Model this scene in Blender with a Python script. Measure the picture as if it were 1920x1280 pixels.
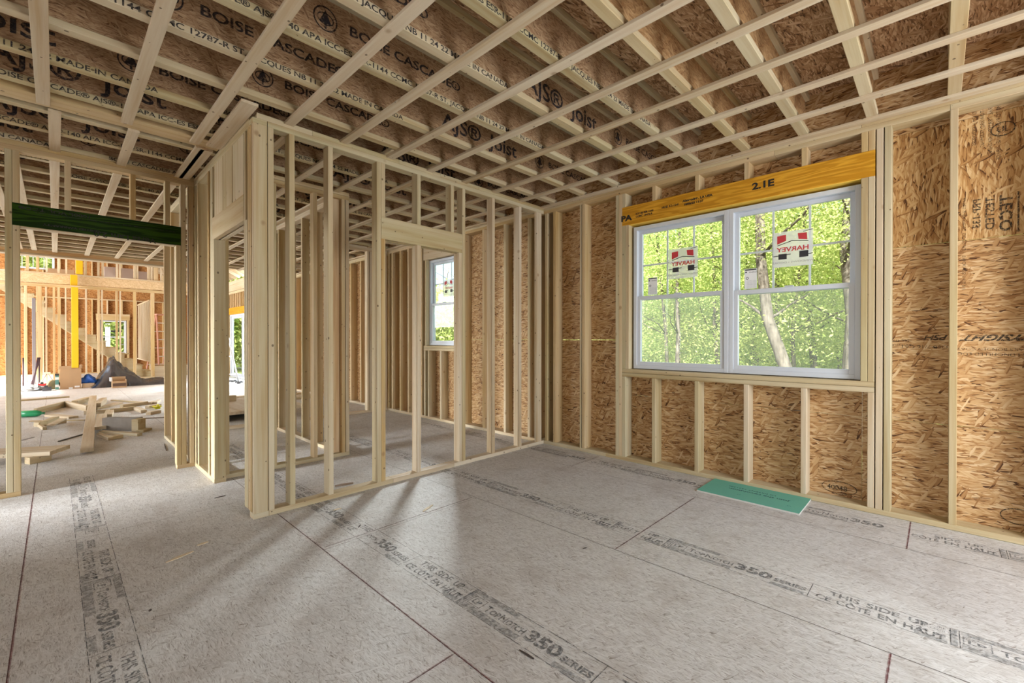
import bpy, bmesh, math, random
from mathutils import Vector, Matrix, Euler
R = math.radians
rnd = random.Random(7)
SC = bpy.context.scene
COL = SC.collection
for o in list(bpy.data.objects): bpy.data.objects.remove(o)

# ------------------------------------------------------------------ camera
CAMZ = 1.2266
cd = bpy.data.cameras.new('camera'); cam = bpy.data.objects.new('camera', cd); COL.objects.link(cam)
cam.location = (0, 0, CAMZ); cam.rotation_euler = (math.pi/2-0.005, 0, -0.8026)
cd.sensor_width = 36; cd.lens = 828/1920*36; cd.clip_start = 0.02; cd.clip_end = 300
SC.camera = cam
# ------------------------------------------------------------------ sky, sun, daylight and fill lamps, exposure
SC.view_settings.view_transform = 'Standard'; SC.view_settings.look = 'None'
SC.view_settings.gamma = 1; SC.view_settings.use_curve_mapping = False
SC.view_settings.exposure = 0.32
W = bpy.data.worlds.new('world'); SC.world = W; W.use_nodes = True
wn = W.node_tree.nodes; wl = W.node_tree.links; wn.clear()
sky = wn.new('ShaderNodeTexSky'); sky.sky_type = 'NISHITA'; sky.sun_disc = False
sky.sun_elevation = R(42); sky.sun_rotation = R(250); sky.air_density = 1.2; sky.dust_density = 2.0; sky.ozone_density = 1.5
bg = wn.new('ShaderNodeBackground'); bg.inputs[1].default_value = 0.32
wo = wn.new('ShaderNodeOutputWorld'); wl.new(sky.outputs[0], bg.inputs[0]); wl.new(bg.outputs[0], wo.inputs[0])
sd = bpy.data.lights.new('sun', 'SUN'); sd.energy = 20.0; sd.angle = R(2); sd.color = (1, .96, .88)
so = bpy.data.objects.new('sun', sd); COL.objects.link(so)
so.rotation_euler = Vector((0.62, 0.22, -0.60)).to_track_quat('-Z', 'Y').to_euler()

sk = bpy.data.lights.new('open_sky_glow', 'SUN'); sk.energy = 9.0; sk.angle = R(16); sk.color = (.93, .97, 1)
sko = bpy.data.objects.new('open_sky_glow', sk); COL.objects.link(sko)
sko.rotation_euler = Vector((-.67, -.68, -.40)).to_track_quat('-Z', 'Y').to_euler()
def area(name, loc, direction, sx, sy, power, col=(.93, .965, 1.0), spread=180):
    d = bpy.data.lights.new(name, 'AREA'); d.shape = 'RECTANGLE'; d.size = sx; d.size_y = sy; d.energy = power; d.color = col
    d.spread = R(spread)
    o = bpy.data.objects.new(name, d); COL.objects.link(o); o.location = loc
    o.rotation_euler = Vector(direction).to_track_quat('-Z', 'Z').to_euler(); return o
# daylight for unseen back and hall openings and the patio door, plus added fill
area('daylight_back_opening', (2.45, -2.45, 1.45), (0, 1, 0), 1.3, 2.0, 115)
area('fill_left', (-2.95, 0.3, 1.5), (1, 0.1, 0), 1.8, 1.6, 12)  # added fill lamp; the left opening around it is made up
area('daylight_hall_opening', (-4.9, 4.60, 1.25), (1, 0, -0.22), 0.10, 0.8, 75, spread=50)
area('fill_big_room_left', (-6.9, 9.0, 1.6), (1, 0, 0.0), 4.4, 2.0, 360)  # added fill lamp at an invented opening in the unseen left wall
area('fill_big_room_far', (-6.9, 15.5, 2.3), (1, 0, 0.0), 5.5, 3.8, 760)  # second added lamp on that wall, brightening the tall room; no known windows
area('fill_loft', (-6.9, 20, 3.4), (1, 0, 0.0), 3.0, 4.5, 250)  # added fill for the upper storey, placed out of view
area('daylight_patio_door', (4.35, 14.6, 1.05), (-1, 0, -0.05), 4.6, 1.9, 330)
area('daylight_room_beyond', (4.35, 9.2, 1.4), (-1, 0, -0.05), 1.6, 1.3, 60)
H = 2.772          # underside of the joists
BEV = 0.003

# ------------------------------------------------------------------ materials
def nt(name):
    m = bpy.data.materials.new(name); m.use_nodes = True; n = m.node_tree.nodes; n.clear(); return m, n, m.node_tree.links
class G:
    def __init__(s, name):
        s.m, s.n, s.l = nt(name)
    def N(s, t, **k):
        x = s.n.new('ShaderNode'+t)
        for a, b in k.items(): setattr(x, a, b)
        return x
    def inp(s, x, i, v):
        if v is None: return
        if hasattr(v, 'links') or hasattr(v, 'is_linked'): s.l.new(v, x.inputs[i])
        else: x.inputs[i].default_value = v
    def math(s, op, a, b=None, c=None, clamp=False):
        x = s.N('Math', operation=op); x.use_clamp = clamp; s.inp(x, 0, a); s.inp(x, 1, b); s.inp(x, 2, c); return x.outputs[0]
    def vm(s, op, a, b=None):
        x = s.N('VectorMath', operation=op); s.inp(x, 0, a); s.inp(x, 1, b); return x.outputs[0]
    def noise(s, vec, scale=1, detail=3, rough=.55, dim='3D'):
        x = s.N('TexNoise', noise_dimensions=dim); s.inp(x, 'Vector', vec); s.inp(x, 'Scale', scale); s.inp(x, 'Detail', detail); s.inp(x, 'Roughness', rough); return x.outputs[0]
    def ramp(s, f, stops, interp='LINEAR'):
        x = s.N('ValToRGB'); x.color_ramp.interpolation = interp
        while len(x.color_ramp.elements) < len(stops): x.color_ramp.elements.new(.5)
        for e, (p, c) in zip(x.color_ramp.elements, stops):
            e.position = p; e.color = (*c, 1) if len(c) == 3 else c
        s.inp(x, 0, f); return x.outputs[0]
    def mix(s, f, a, b, mode='MIX'):
        x = s.N('Mix', data_type='RGBA', blend_type=mode); s.inp(x, 0, f)
        s.inp(x, 6, a if not isinstance(a, tuple) else (*a, 1)); s.inp(x, 7, b if not isinstance(b, tuple) else (*b, 1)); return x.outputs[2]
    def maprange(s, v, a, b, c=0., d=1.):
        x = s.N('MapRange'); s.inp(x, 0, v); s.inp(x, 1, a); s.inp(x, 2, b); s.inp(x, 3, c); s.inp(x, 4, d); return x.outputs[0]
    def out(s, col, rough=.6, spec=.25, metal=0., height=None, bump=.3, dist=.002):
        p = s.N('BsdfPrincipled'); s.inp(p, 'Base Color', (*col, 1) if isinstance(col, tuple) else col); s.inp(p, 'Roughness', rough)
        s.inp(p, 'Specular IOR Level', spec); s.inp(p, 'Metallic', metal)
        if height is not None:
            b = s.N('Bump'); b.inputs['Strength'].default_value = bump; b.inputs['Distance'].default_value = dist; s.inp(b, 'Height', height); s.l.new(b.outputs[0], p.inputs['Normal'])
        o = s.N('OutputMaterial'); s.l.new(p.outputs[0], o.inputs[0]); return s.m

def coords(g, axis):
    """object coordinates with the board's length turned onto X, shifted per object"""
    tc = g.N('TexCoord'); oi = g.N('ObjectInfo')
    sp = g.N('SeparateXYZ'); g.l.new(tc.outputs['Object'], sp.inputs[0]); cb = g.N('CombineXYZ')
    order = {'X': (0, 1, 2), 'Y': (1, 0, 2), 'Z': (2, 0, 1)}[axis]
    for i, k in enumerate(order): g.l.new(sp.outputs[k], cb.inputs[i])
    off = g.math('MULTIPLY', oi.outputs['Random'], 37.)
    cc = g.N('CombineXYZ'); g.l.new(off, cc.inputs[0]); g.l.new(off, cc.inputs[1]); g.l.new(off, cc.inputs[2])
    return g.vm('ADD', cb.outputs[0], cc.outputs[0]), oi.outputs['Random']

def lumber(name, axis, tones, dots=True, grain=1.0):
    g = G(name); v, r = coords(g, axis)
    vs = g.vm('MULTIPLY', v, (.9, 26, 26)); n1 = g.noise(vs, 1, 3, .6)
    n2 = g.noise(g.vm('MULTIPLY', v, (.5, 5, 5)), 1, 2, .5)
    n3 = g.noise(g.vm('MULTIPLY', v, (6, 220, 220)), 1, 2, .6)
    base = g.ramp(r, [(i/(len(tones)-1), c) for i, c in enumerate(tones)])
    dark = g.mix(1.0, base, (.80, .66, .50), 'MULTIPLY')
    c = g.mix(g.maprange(n1, .40, .68, 0, .95*grain), base, dark)
    c = g.mix(g.maprange(n2, .35, .7, 0, .38), c, (.80, .70, .56))
    c = g.mix(g.maprange(n3, .5, .8, 0, .22), c, dark)
    st = g.noise(g.vm('MULTIPLY', v, (2.2, 9, 9)), 1, 3, .6)
    c = g.mix(g.maprange(st, .60, .78, 0, .30), c, (.40, .33, .25))
    if dots:
        vo = g.N('TexVoronoi'); g.inp(vo, 'Vector', g.vm('MULTIPLY', v, (1., 1.3, 1.3))); g.inp(vo, 'Scale', 15.)
        sp = g.N('SeparateColor'); g.l.new(vo.outputs['Color'], sp.inputs[0])
        rad = g.math('MULTIPLY', sp.outputs[1], .15)
        d = g.math('LESS_THAN', vo.outputs['Distance'], rad); k = g.math('GREATER_THAN', sp.outputs[0], .45)
        c = g.mix(g.math('MULTIPLY', g.math('MULTIPLY', d, k), .78), c, (.09, .055, .03))
        vo = g.N('TexVoronoi'); g.inp(vo, 'Vector', g.vm('MULTIPLY', v, (1., 1.2, 1.2))); g.inp(vo, 'Scale', 5.)
        sp = g.N('SeparateColor'); g.l.new(vo.outputs['Color'], sp.inputs[0])
        d = g.maprange(vo.outputs['Distance'], .05, .13, 1, 0); k = g.math('GREATER_THAN', sp.outputs[0], .72)
        c = g.mix(g.math('MULTIPLY', g.math('MULTIPLY', d, k), .55), c, (.26, .14, .06))
    return g.out(c, .62, .22, height=n1, bump=.12)
T_STUD = [(0.487, 0.412, 0.231), (0.521, 0.420, 0.235), (0.462, 0.407, 0.239), (0.546, 0.462, 0.290), (0.487, 0.378, 0.197), (0.504, 0.445, 0.277)]
T_PINK = [(0.563, 0.466, 0.321), (0.590, 0.502, 0.361), (0.537, 0.431, 0.282), (0.616, 0.532, 0.396)]
T_YEL = [(0.528, 0.378, 0.167), (0.563, 0.418, 0.207), (0.493, 0.352, 0.158)]
LUM = {a: lumber('pine_lumber_'+a, a, T_STUD) for a in 'XYZ'}
PIN = {a: lumber('pale_spruce_'+a, a, T_PINK) for a in 'XYZ'}
YEL = {a: lumber('yellow_pine_'+a, a, T_YEL) for a in 'XYZ'}

def osb(name, axes, stops, scale=1., tint=(1, 1, 1), var=.12, fiber=.35, rot=0., gloss=.55, dirt=None, dirtcol=(.2, .17, .14)):
    """strand board: three turned layers of long flakes; axes = the two object axes of the sheet, the first along the strands"""
    g = G(name); tc = g.N('TexCoord'); oi = g.N('ObjectInfo')
    sp = g.N('SeparateXYZ'); g.l.new(tc.outputs['Object'], sp.inputs[0]); cb = g.N('CombineXYZ')
    g.l.new(sp.outputs[axes[0]], cb.inputs[0]); g.l.new(sp.outputs[axes[1]], cb.inputs[1])
    off = g.math('MULTIPLY', oi.outputs['Random'], 23.); cc = g.N('CombineXYZ'); g.l.new(off, cc.inputs[0]); g.l.new(off, cc.inputs[1])
    v = g.vm('ADD', cb.outputs[0], cc.outputs[0])
    wob = g.N('TexNoise', noise_dimensions='2D'); g.inp(wob, 'Vector', v); g.inp(wob, 'Scale', 7.); g.inp(wob, 'Detail', 1.)
    v = g.vm('ADD', v, g.vm('MULTIPLY', g.vm('SUBTRACT', wob.outputs['Color'], (.5, .5, .5)), (.02, .02, 0)))
    val = None; edge = None
    for i, (ang, sx, sy, th) in enumerate([(.03, 8, 72, 0), (-.17, 9, 60, .45), (.15, 10, 95, .5), (-.07, 14, 130, .55), (.40, 12, 75, .74), (-.52, 15, 95, .80), (.08, 24, 190, .60), (1.1, 16, 80, .90)]):
        vr = g.N('VectorRotate', rotation_type='Z_AXIS'); g.l.new(v, vr.inputs['Vector']); vr.inputs['Angle'].default_value = ang+rot
        vv = g.vm('ADD', g.vm('MULTIPLY', vr.outputs[0], (sx*scale, sy*scale, 1)), (i*7.3, i*3.1, 0))
        vo = g.N('TexVoronoi', voronoi_dimensions='2D'); g.l.new(vv, vo.inputs['Vector']); vo.inputs['Scale'].default_value = 1.
        s2 = g.N('SeparateColor'); g.l.new(vo.outputs['Color'], s2.inputs[0])
        fib = g.noise(g.vm('MULTIPLY', vv, (.9, 4.5, 1)), 1, 3, .7, '2D')
        a = g.math('ADD', g.math('MULTIPLY', s2.outputs[0], 1-fiber), g.math('MULTIPLY', fib, fiber))
        a = g.math('SUBTRACT', a, g.math('MULTIPLY', g.maprange(vo.outputs['Distance'], .40, .75, 0, 1), .26))
        if val is None: val = a
        else:
            k = g.math('GREATER_THAN', s2.outputs[1], th)
            m = g.N('Mix', data_type='FLOAT'); g.l.new(k, m.inputs[0]); g.l.new(val, m.inputs[2]); g.l.new(a, m.inputs[3]); val = m.outputs[0]
    c = g.ramp(val, stops)
    big = g.noise(v, 1.6, 2, .5, '2D')
    c = g.mix(g.maprange(big, .3, .7, 0, var*2), c, g.mix(1., c, (.72, .66, .62), 'MULTIPLY'))
    c = g.mix(1., c, tint, 'MULTIPLY')
    if dirt:
        d = g.noise(v, dirt, 4, .65, '2D'); c = g.mix(g.maprange(d, .52, .74, 0, .35), c, dirtcol)
        sp2 = g.noise(v, 38, 3, .7, '2D'); c = g.mix(g.maprange(sp2, .66, .78, 0, .55), c, dirtcol)
    return g.out(c, gloss, .25, height=val, bump=.25, dist=.003)
OS = [(.05, (.09, .038, .014)), (.17, (.30, .145, .052)), (.34, (.47, .270, .113)), (.56, (.57, .370, .180)), (.84, (.70, .52, .31))]
OSB_H = osb('wall_osb_strands_across', (1, 2), OS, scale=.74)
OSB_V = osb('wall_osb_strands_up', (2, 1), OS, scale=.70, tint=(1.0, .96, .84))
OSB_XZ = osb('wall_osb_far', (0, 2), OS, scale=.8, tint=(.86, .66, .46))
OW = [(.08, (.16, .08, .04)), (.30, (.36, .215, .115)), (.55, (.48, .32, .185)), (.9, (.62, .46, .29))]
OSB_WEB = osb('joist_web_osb', (0, 2), OW, scale=1.35, fiber=.5)
OSB_WEBO = osb('joist_web_orange', (0, 2), [(.08, (.25, .12, .05)), (.35, (.46, .27, .12)), (.6, (.56, .36, .18)), (.9, (.68, .49, .28))], scale=.8, fiber=.5)
OSB_SUB = osb('subfloor_underside', (0, 1), [(.05, (.10, .05, .025)), (.22, (.34, .185, .09)), (.5, (.52, .325, .175)), (.85, (.76, .57, .37))], scale=.75)
FL = [(.08, (.30, .27, .24)), (.20, (.50, .475, .45)), (.42, (.62, .605, .58)), (.7, (.69, .68, .66)), (.92, (.84, .83, .81))]
OSB_FL = osb('subfloor_deck_grey', (1, 0), FL, scale=1.7, fiber=.5, var=.08, gloss=.6, dirt=3.2, dirtcol=(.36, .31, .265))

def plain(name, col, rough=.5, spec=.4, metal=0., noise=0., nscale=8):
    g = G(name)
    if noise:
        tc = g.N('TexCoord'); n = g.noise(tc.outputs['Object'], nscale, 3); c = g.mix(g.maprange(n, .3, .7, 0, noise), col, tuple(x*.55 for x in col))
    else: c = col
    return g.out(c, rough, spec, metal)
def ink(name, col, cover=.8, scale=55, thr=.5):
    g = G(name); tc = g.N('TexCoord'); n = g.noise(tc.outputs['Object'], scale, 3, .7)
    f = g.maprange(n, thr-.12, thr+.10, cover, cover*.18)
    p = g.N('BsdfPrincipled'); p.inputs['Base Color'].default_value = (*col, 1); p.inputs['Roughness'].default_value = .8
    t = g.N('BsdfTransparent'); mx = g.N('MixShader'); g.l.new(f, mx.inputs[0]); g.l.new(t.outputs[0], mx.inputs[1]); g.l.new(p.outputs[0], mx.inputs[2])
    o = g.N('OutputMaterial'); g.l.new(mx.outputs[0], o.inputs[0]); return g.m
INK_FL = ink('floor_ink', (.08, .085, .09), .66, 60, .54)
INK_HATCH = ink('floor_ink_block', (.14, .15, .155), .46, 45, .50)
INK_LINE = ink('floor_ink_line', (.05, .05, .055), .85, 30, .58)
INK_J = ink('joist_ink', (.025, .022, .03), .86, 40, .62)
INK_D = ink('black_stamp', (.02, .018, .015), .92, 40, .7)
INK_W = ink('wall_stamp', (.04, .03, .02), .88, 90, .56)
CHALK = ink('red_chalk', (.24, .05, .06), .55, 35, .55)
SEAM = plain('seam_gap', (.10, .075, .06), .9)
DARK = plain('dark_gap', (.02, .015, .012), .9)
VINYL = plain('white_vinyl', (.60, .64, .70), .32, .45)
GRILLE = plain('white_grille', (.80, .82, .85), .35)
def lvl(name, axis, a, b, sc=7, spec_=.3):
    g = G(name); v, r = coords(g, axis)
    n = g.noise(g.vm('MULTIPLY', v, (1.2, 3, sc*1.6)), 1.4, 2, .5)
    w = g.N('TexWave'); w.bands_direction = 'Z'; g.inp(w, 'Vector', g.vm('ADD', g.vm('MULTIPLY', v, (.5, 1, 5)), g.vm('MULTIPLY', n, (1.2, 1.2, 1.2)))); g.inp(w, 'Scale', 1.3); g.inp(w, 'Distortion', 3.); g.inp(w, 'Detail', 2.)
    c = g.mix(g.maprange(w.outputs[1], .2, .9, 0, 1), a, b)
    f = g.noise(g.vm('MULTIPLY', v, (4, 90, 90)), 1, 2); c = g.mix(g.maprange(f, .45, .75, 0, .3), c, tuple(x*.6 for x in a))
    return g.out(c, .5, spec_)
LVL_OR = lvl('orange_laminated_veneer', 'Y', (.55, .25, .012), (.72, .37, .03))
LVL_GR = lvl('green_laminated_veneer', 'X', (.008, .022, .0012), (.024, .058, .002), spec_=.08)
YPOST = plain('yellow_coating', (.66, .40, .012), .4)
YFOAM = plain('yellow_header_underside', (.85, .55, .08), .45)
GLASS = None
g = G('window_glass'); t = g.N('BsdfTransparent'); t.inputs[0].default_value = (.96, .98, .97, 1); gl = g.N('BsdfGlossy'); gl.inputs['Roughness'].default_value = .02
mx = g.N('MixShader'); mx.inputs[0].default_value = .06; g.l.new(t.outputs[0], mx.inputs[1]); g.l.new(gl.outputs[0], mx.inputs[2]); o = g.N('OutputMaterial'); g.l.new(mx.outputs[0], o.inputs[0]); GLASS = g.m
g = G('insect_screen_film'); t = g.N('BsdfTransparent'); df = g.N('BsdfDiffuse'); df.inputs[0].default_value = (.8, .82, .84, 1)
mx = g.N('MixShader'); mx.inputs[0].default_value = .72; g.l.new(t.outputs[0], mx.inputs[1]); g.l.new(df.outputs[0], mx.inputs[2]); o = g.N('OutputMaterial'); g.l.new(mx.outputs[0], o.inputs[0]); FILM = g.m

g = G('insect_screen_mesh'); t = g.N('BsdfTransparent'); t.inputs[0].default_value = (1, 1, 1, 1); df = g.N('BsdfTranslucent'); df.inputs[0].default_value = (.75, .77, .78, 1)
mx = g.N('MixShader'); mx.inputs[0].default_value = .07; g.l.new(t.outputs[0], mx.inputs[1]); g.l.new(df.outputs[0], mx.inputs[2]); o = g.N('OutputMaterial'); g.l.new(mx.outputs[0], o.inputs[0]); SCREEN = g.m

# ------------------------------------------------------------------ geometry helpers
WP = {}
def wpos(o): return WP.get(o.name, Vector((0, 0, 0)))
def link(name, me, loc, parent=None, rot=None):
    o = bpy.data.objects.new(name, me); COL.objects.link(o); loc = Vector(loc)
    if parent is not None: o.parent = parent; o.location = loc-wpos(parent)
    else: o.location = loc
    if rot is not None: o.rotation_euler = rot
    WP[o.name] = loc; return o
def empty(name, loc, label=None, cat=None, group=None, kind=None, rot=None):
    o = link(name, None, loc, None, rot); o.empty_display_size = .1; return tag(o, label, cat, group, kind)
def tag(o, label=None, cat=None, group=None, kind=None):
    if label: o['label'] = label
    if cat: o['category'] = cat
    if group: o['group'] = group
    if kind: o['kind'] = kind
    return o
def box_bm(bm, lo, hi, ch=0., axis='Z', mi=0):
    lo = Vector(lo); hi = Vector(hi); ai = 'XYZ'.index(axis); bi, ci = [i for i in range(3) if i != ai]
    b0, b1, c0, c1 = lo[bi], hi[bi], lo[ci], hi[ci]; ch = min(ch, (b1-b0)*.3, (c1-c0)*.3)
    prof = [(b0, c0), (b1, c0), (b1, c1), (b0, c1)] if ch <= 0 else [(b0+ch, c0), (b1-ch, c0), (b1, c0+ch), (b1, c1-ch), (b1-ch, c1), (b0+ch, c1), (b0, c1-ch), (b0, c0+ch)]
    rings = []
    for a in (lo[ai], hi[ai]):
        ring = []
        for b, c in prof:
            p = [0, 0, 0]; p[ai] = a; p[bi] = b; p[ci] = c; ring.append(bm.verts.new(p))
        rings.append(ring)
    n = len(prof); fs = []
    for i in range(n): fs.append(bm.faces.new((rings[0][i], rings[0][(i+1) % n], rings[1][(i+1) % n], rings[1][i])))
    fs.append(bm.faces.new(rings[0][::-1])); fs.append(bm.faces.new(rings[1]))
    for f in fs: f.material_index = mi
    return fs
def finish(bm, name, mats):
    bmesh.ops.recalc_face_normals(bm, faces=bm.faces)
    me = bpy.data.meshes.new(name); bm.to_mesh(me); bm.free()
    for m in (mats if isinstance(mats, (list, tuple)) else [mats]): me.materials.append(m)
    return me
def board(name, lo, hi, mat, parent=None, axis=None, ch=BEV, rot=None):
    lo = Vector(lo); hi = Vector(hi); d = hi-lo
    if axis is None: axis = 'XYZ'[max(range(3), key=lambda i: d[i])]
    if isinstance(mat, dict): mat = mat[axis]
    c = (lo+hi)/2; bm = bmesh.new(); box_bm(bm, lo-c, hi-c, ch, axis)
    return link(name, finish(bm, name, mat), c, parent, rot)
def boxes(name, lst, mats, parent=None, base=None, ch=0.002):
    """several boxes of one part in one mesh: lst of (lo, hi[, axis, matindex])"""
    bm = bmesh.new(); lo0 = Vector((1e9,)*3); hi0 = -lo0
    for b in lst:
        for i in range(3): lo0[i] = min(lo0[i], b[0][i]); hi0[i] = max(hi0[i], b[1][i])
    c = Vector(base) if base is not None else (lo0+hi0)/2
    for b in lst:
        d = Vector(b[1])-Vector(b[0]); ax = b[2] if len(b) > 2 and b[2] else 'XYZ'[max(range(3), key=lambda i: d[i])]
        box_bm(bm, Vector(b[0])-c, Vector(b[1])-c, ch, ax, b[3] if len(b) > 3 else 0)
    return link(name, finish(bm, name, mats), c, parent)
_fonts = {}
def text_geo(s, size, sx=1., bold=0.0, align='LEFT', shear=0.):
    cu = bpy.data.curves.new('t', 'FONT'); cu.body = s; cu.size = size; cu.align_x = align; cu.offset = bold; cu.shear = shear; cu.resolution_u = 3
    ob = bpy.data.objects.new('t', cu); COL.objects.link(ob)
    dg = bpy.context.evaluated_depsgraph_get(); me = bpy.data.meshes.new_from_object(ob.evaluated_get(dg))
    vs = [(v.co.x*sx, v.co.y) for v in me.vertices]; fs = [tuple(p.vertices) for p in me.polygons]
    bpy.data.objects.remove(ob); bpy.data.curves.remove(cu); bpy.data.meshes.remove(me); return vs, fs
def quad2(x0, y0, x1, y1): return [(x0, y0), (x1, y0), (x1, y1), (x0, y1)], [(0, 1, 2, 3)]
def poly2(pts): return list(pts), [tuple(range(len(pts)))]
def ring2(cx, cy, rx, ry, w, n=28):
    vs = []; fs = []
    for i in range(n):
        a = 2*math.pi*i/n; vs += [(cx+rx*math.cos(a), cy+ry*math.sin(a)), (cx+(rx-w)*math.cos(a), cy+(ry-w)*math.sin(a))]
    for i in range(n): j = (i+1) % n; fs.append((2*i, 2*j, 2*j+1, 2*i+1))
    return vs, fs
def line2(x0, y0, x1, y1, w):
    d = Vector((x1-x0, y1-y0)); d.normalize(); n = Vector((-d.y, d.x))*w/2
    return [(x0+n.x, y0+n.y), (x0-n.x, y0-n.y), (x1-n.x, y1-n.y), (x1+n.x, y1+n.y)], [(0, 1, 2, 3)]
def decal(name, geos, mats, origin, xdir, ydir, parent=None):
    """flat printing: geos = (geo, dx, dy, matindex) laid in the plane origin + x*xdir + y*ydir"""
    xd = Vector(xdir); yd = Vector(ydir); vs = []; fs = []; mi = []
    for ge, dx, dy, m in geos:
        b = len(vs)
        for x, y in ge[0]: vs.append(xd*(x+dx)+yd*(y+dy))
        for f in ge[1]: fs.append(tuple(b+i for i in f)); mi.append(m)
    me = bpy.data.meshes.new(name); me.from_pydata([tuple(v) for v in vs], [], fs)
    for m in (mats if isinstance(mats, (list, tuple)) else [mats]): me.materials.append(m)
    for p, m in zip(me.polygons, mi): p.material_index = m
    return link(name, me, origin, parent)
def tube(bm, pts, rad, seg=8, mi=0):
    rings = []; pts = [Vector(p) for p in pts]
    rads = rad if isinstance(rad, (list, tuple)) else [rad]*len(pts)
    for i, p in enumerate(pts):
        d = (pts[min(i+1, len(pts)-1)]-pts[max(i-1, 0)]).normalized()
        up = Vector((0, 0, 1)) if abs(d.z) < .9 else Vector((1, 0, 0)); a = d.cross(up).normalized(); b = d.cross(a)
        rings.append([bm.verts.new(p+(a*math.cos(t)+b*math.sin(t))*rads[i]) for t in [2*math.pi*k/seg for k in range(seg)]])
    for r0, r1 in zip(rings, rings[1:]):
        for k in range(seg):
            f = bm.faces.new((r0[k], r0[(k+1) % seg], r1[(k+1) % seg], r1[k])); f.material_index = mi; f.smooth = True
    for r in (rings[0], rings[-1]):
        f = bm.faces.new(r); f.material_index = mi
def S(kind='structure'): return kind

# ------------------------------------------------------------------ floor
floor = tag(board('floor', (-8, -3, -.022), (4.0, 22.5, 0), OSB_FL, ch=0), kind='structure')
# sheet joints and chalk lines
E = .0006
geos = []
for x in (-2.53, -1.325, -.125, 1.082, 2.265, 3.458): geos.append((quad2(x-.0016, -3, x+.0016, 22), 0, 0, 0))
cols = [(-2.53, -1.325, 1), (-1.325, -.125, 0), (-.125, 1.082, 1.355), (1.082, 2.265, .13), (2.265, 3.458, 1.355), (3.458, 4.0, .13)]
for a, b, ph in cols:
    y = ph-2.44
    while y < 22:
        if y > -2.9: geos.append((quad2(a, y-.0012, b, y+.0012), 0, 0, 0))
        y += 2.44
decal('floor_joint_lines', geos, SEAM, (0, 0, E), (1, 0, 0), (0, 1, 0), floor)
geos = []
for x, y0, y1 in [(-.125, -1, 6), (1.082, .2, 3.3)]: geos.append((quad2(x-.0035, y0, x+.0035, y1), .002, 0, 0))
for x0, x1, y in [(1.1, 2.25, 2.60), (.55, 1.07, 1.355), (2.28, 3.44, 1.355), (3.46, 3.99, .13), (3.46, 3.95, 2.55), (2.05, 2.26, .13)]:
    geos.append((quad2(x0, y-.0045, x1, y+.0045), 0, .001, 0))
decal('chalk_line_marks', geos, CHALK, (0, 0, E*1.4), (1, 0, 0), (0, 1, 0), floor)
# printed strip along each sheet; text runs toward -y, tops toward +x
def strip_geos(y_from, y_to, y350):
    """local x = distance travelled toward -y from y_from"""
    L = y_from-y_to; out = []
    W_ = .150
    k = -3
    while True:
        s = (y_from-y350)+k*1.22; k += 1
        if s > L+1.3: break
        if s < -1.3: continue
        def put(ge, dx, dy, m):
            xs = [p[0]+dx for p in ge[0]]
            if min(xs) < 0.005 or max(xs) > L-.005: return
            out.append((ge, dx, dy, m))
        def fit(t, h, w, x, yy, b=.001):
            ge = text_geo(t, h, 1., b); x0 = min(p[0] for p in ge[0]); x1 = max(p[0] for p in ge[0]); k_ = w/(x1-x0)
            put(([((p[0]-x0)*k_, p[1]) for p in ge[0]], ge[1]), s+x, yy, 0)
        fit('LP', .042, .052, -.440, .060, .0012)
        for a, b, c, d in [(-.455, .045, -.372, .049), (-.455, .106, -.372, .110), (-.455, .045, -.451, .110), (-.376, .045, -.372, .110)]: put(quad2(a, b, c, d), s, 0, 0)
        fit('T', .060, .030, -.350, .054, .0015); fit('OP', .046, .055, -.317, .054, .0015); fit('N', .060, .036, -.256, .054, .0015); fit('OTCH', .046, .105, -.216, .054, .0015)
        fit('350', .092, .175, -.098, .043, .004)
        fit('SERIES', .046, .140, .088, .048, .0016)
        fit('THIS', .060, .115, .315, .088, .0014); fit('SIDE', .060, .115, .455, .088, .0014); fit('UP', .060, .062, .60, .088, .0014)
        fit('CE', .060, .060, .270, .022, .0014); fit('CÔTÉ', .060, .125, .350, .022, .0014); fit('EN', .060, .062, .500, .022, .0014); fit('HAUT', .060, .130, .585, .022, .0014)
        put(quad2(-.465, .004, -.462, .146), s, 0, 2); put(quad2(.240, .004, .243, .146), s, 0, 2)
        put(quad2(.728, .004, .731, .146), s, 0, 2)
        put(quad2(-.458, .004, -.11, .040), s, 0, 1); put(quad2(-.458, .118, -.20, .146), s, 0, 1); put(quad2(.08, .004, .225, .030), s, 0, 1)
        put(quad2(-.49, .004, -.47, .146), s, 0, 1); put(quad2(-.60, .004, -.50, .032), s, 0, 1)
        put(text_geo('EXPOSURE 1', .02, 1.0), s-.60, .115, 0); put(text_geo('SIZED FOR SPACING', .02, 1.), s-.60, .09, 0); put(text_geo('24 oc', .036, 1.1, .001), s-.595, .05, 0)
    n = 14
    for j in range(n):
        a = L*j/n+.01; b = L*(j+1)/n-.006*(1+(j*7) % 3)
        out.append((quad2(a, 0, b, .0024), 0, 0, 2)); out.append((quad2(a, .1475, b, .150), 0, 0, 2))
    return out
for i, (x0, breaks, p350) in enumerate([(.083, [5.5, 3.8, 1.36], [4.7, 2.59]), (1.290, [6.0, 5.04, 2.60, .13], [5.4, 3.038, 1.13]), (2.490, [6.2, 3.80, 1.355, -1.085], [4.6, 2.266, .69]),
                         (3.690, [5.5, 2.55, .13, -2.3], [3.9, 1.55, -.75])]):
    for (ya, yb), p in zip(zip(breaks, breaks[1:]), p350):
        if yb < 2.0 and x0 < .1: yb = 1.36
        decal('printed_strip', strip_geos(ya, yb, p), [INK_FL, INK_HATCH, INK_LINE], (x0, ya, E*1.8), (0, -1, 0), (1, 0, 0), floor)
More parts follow.
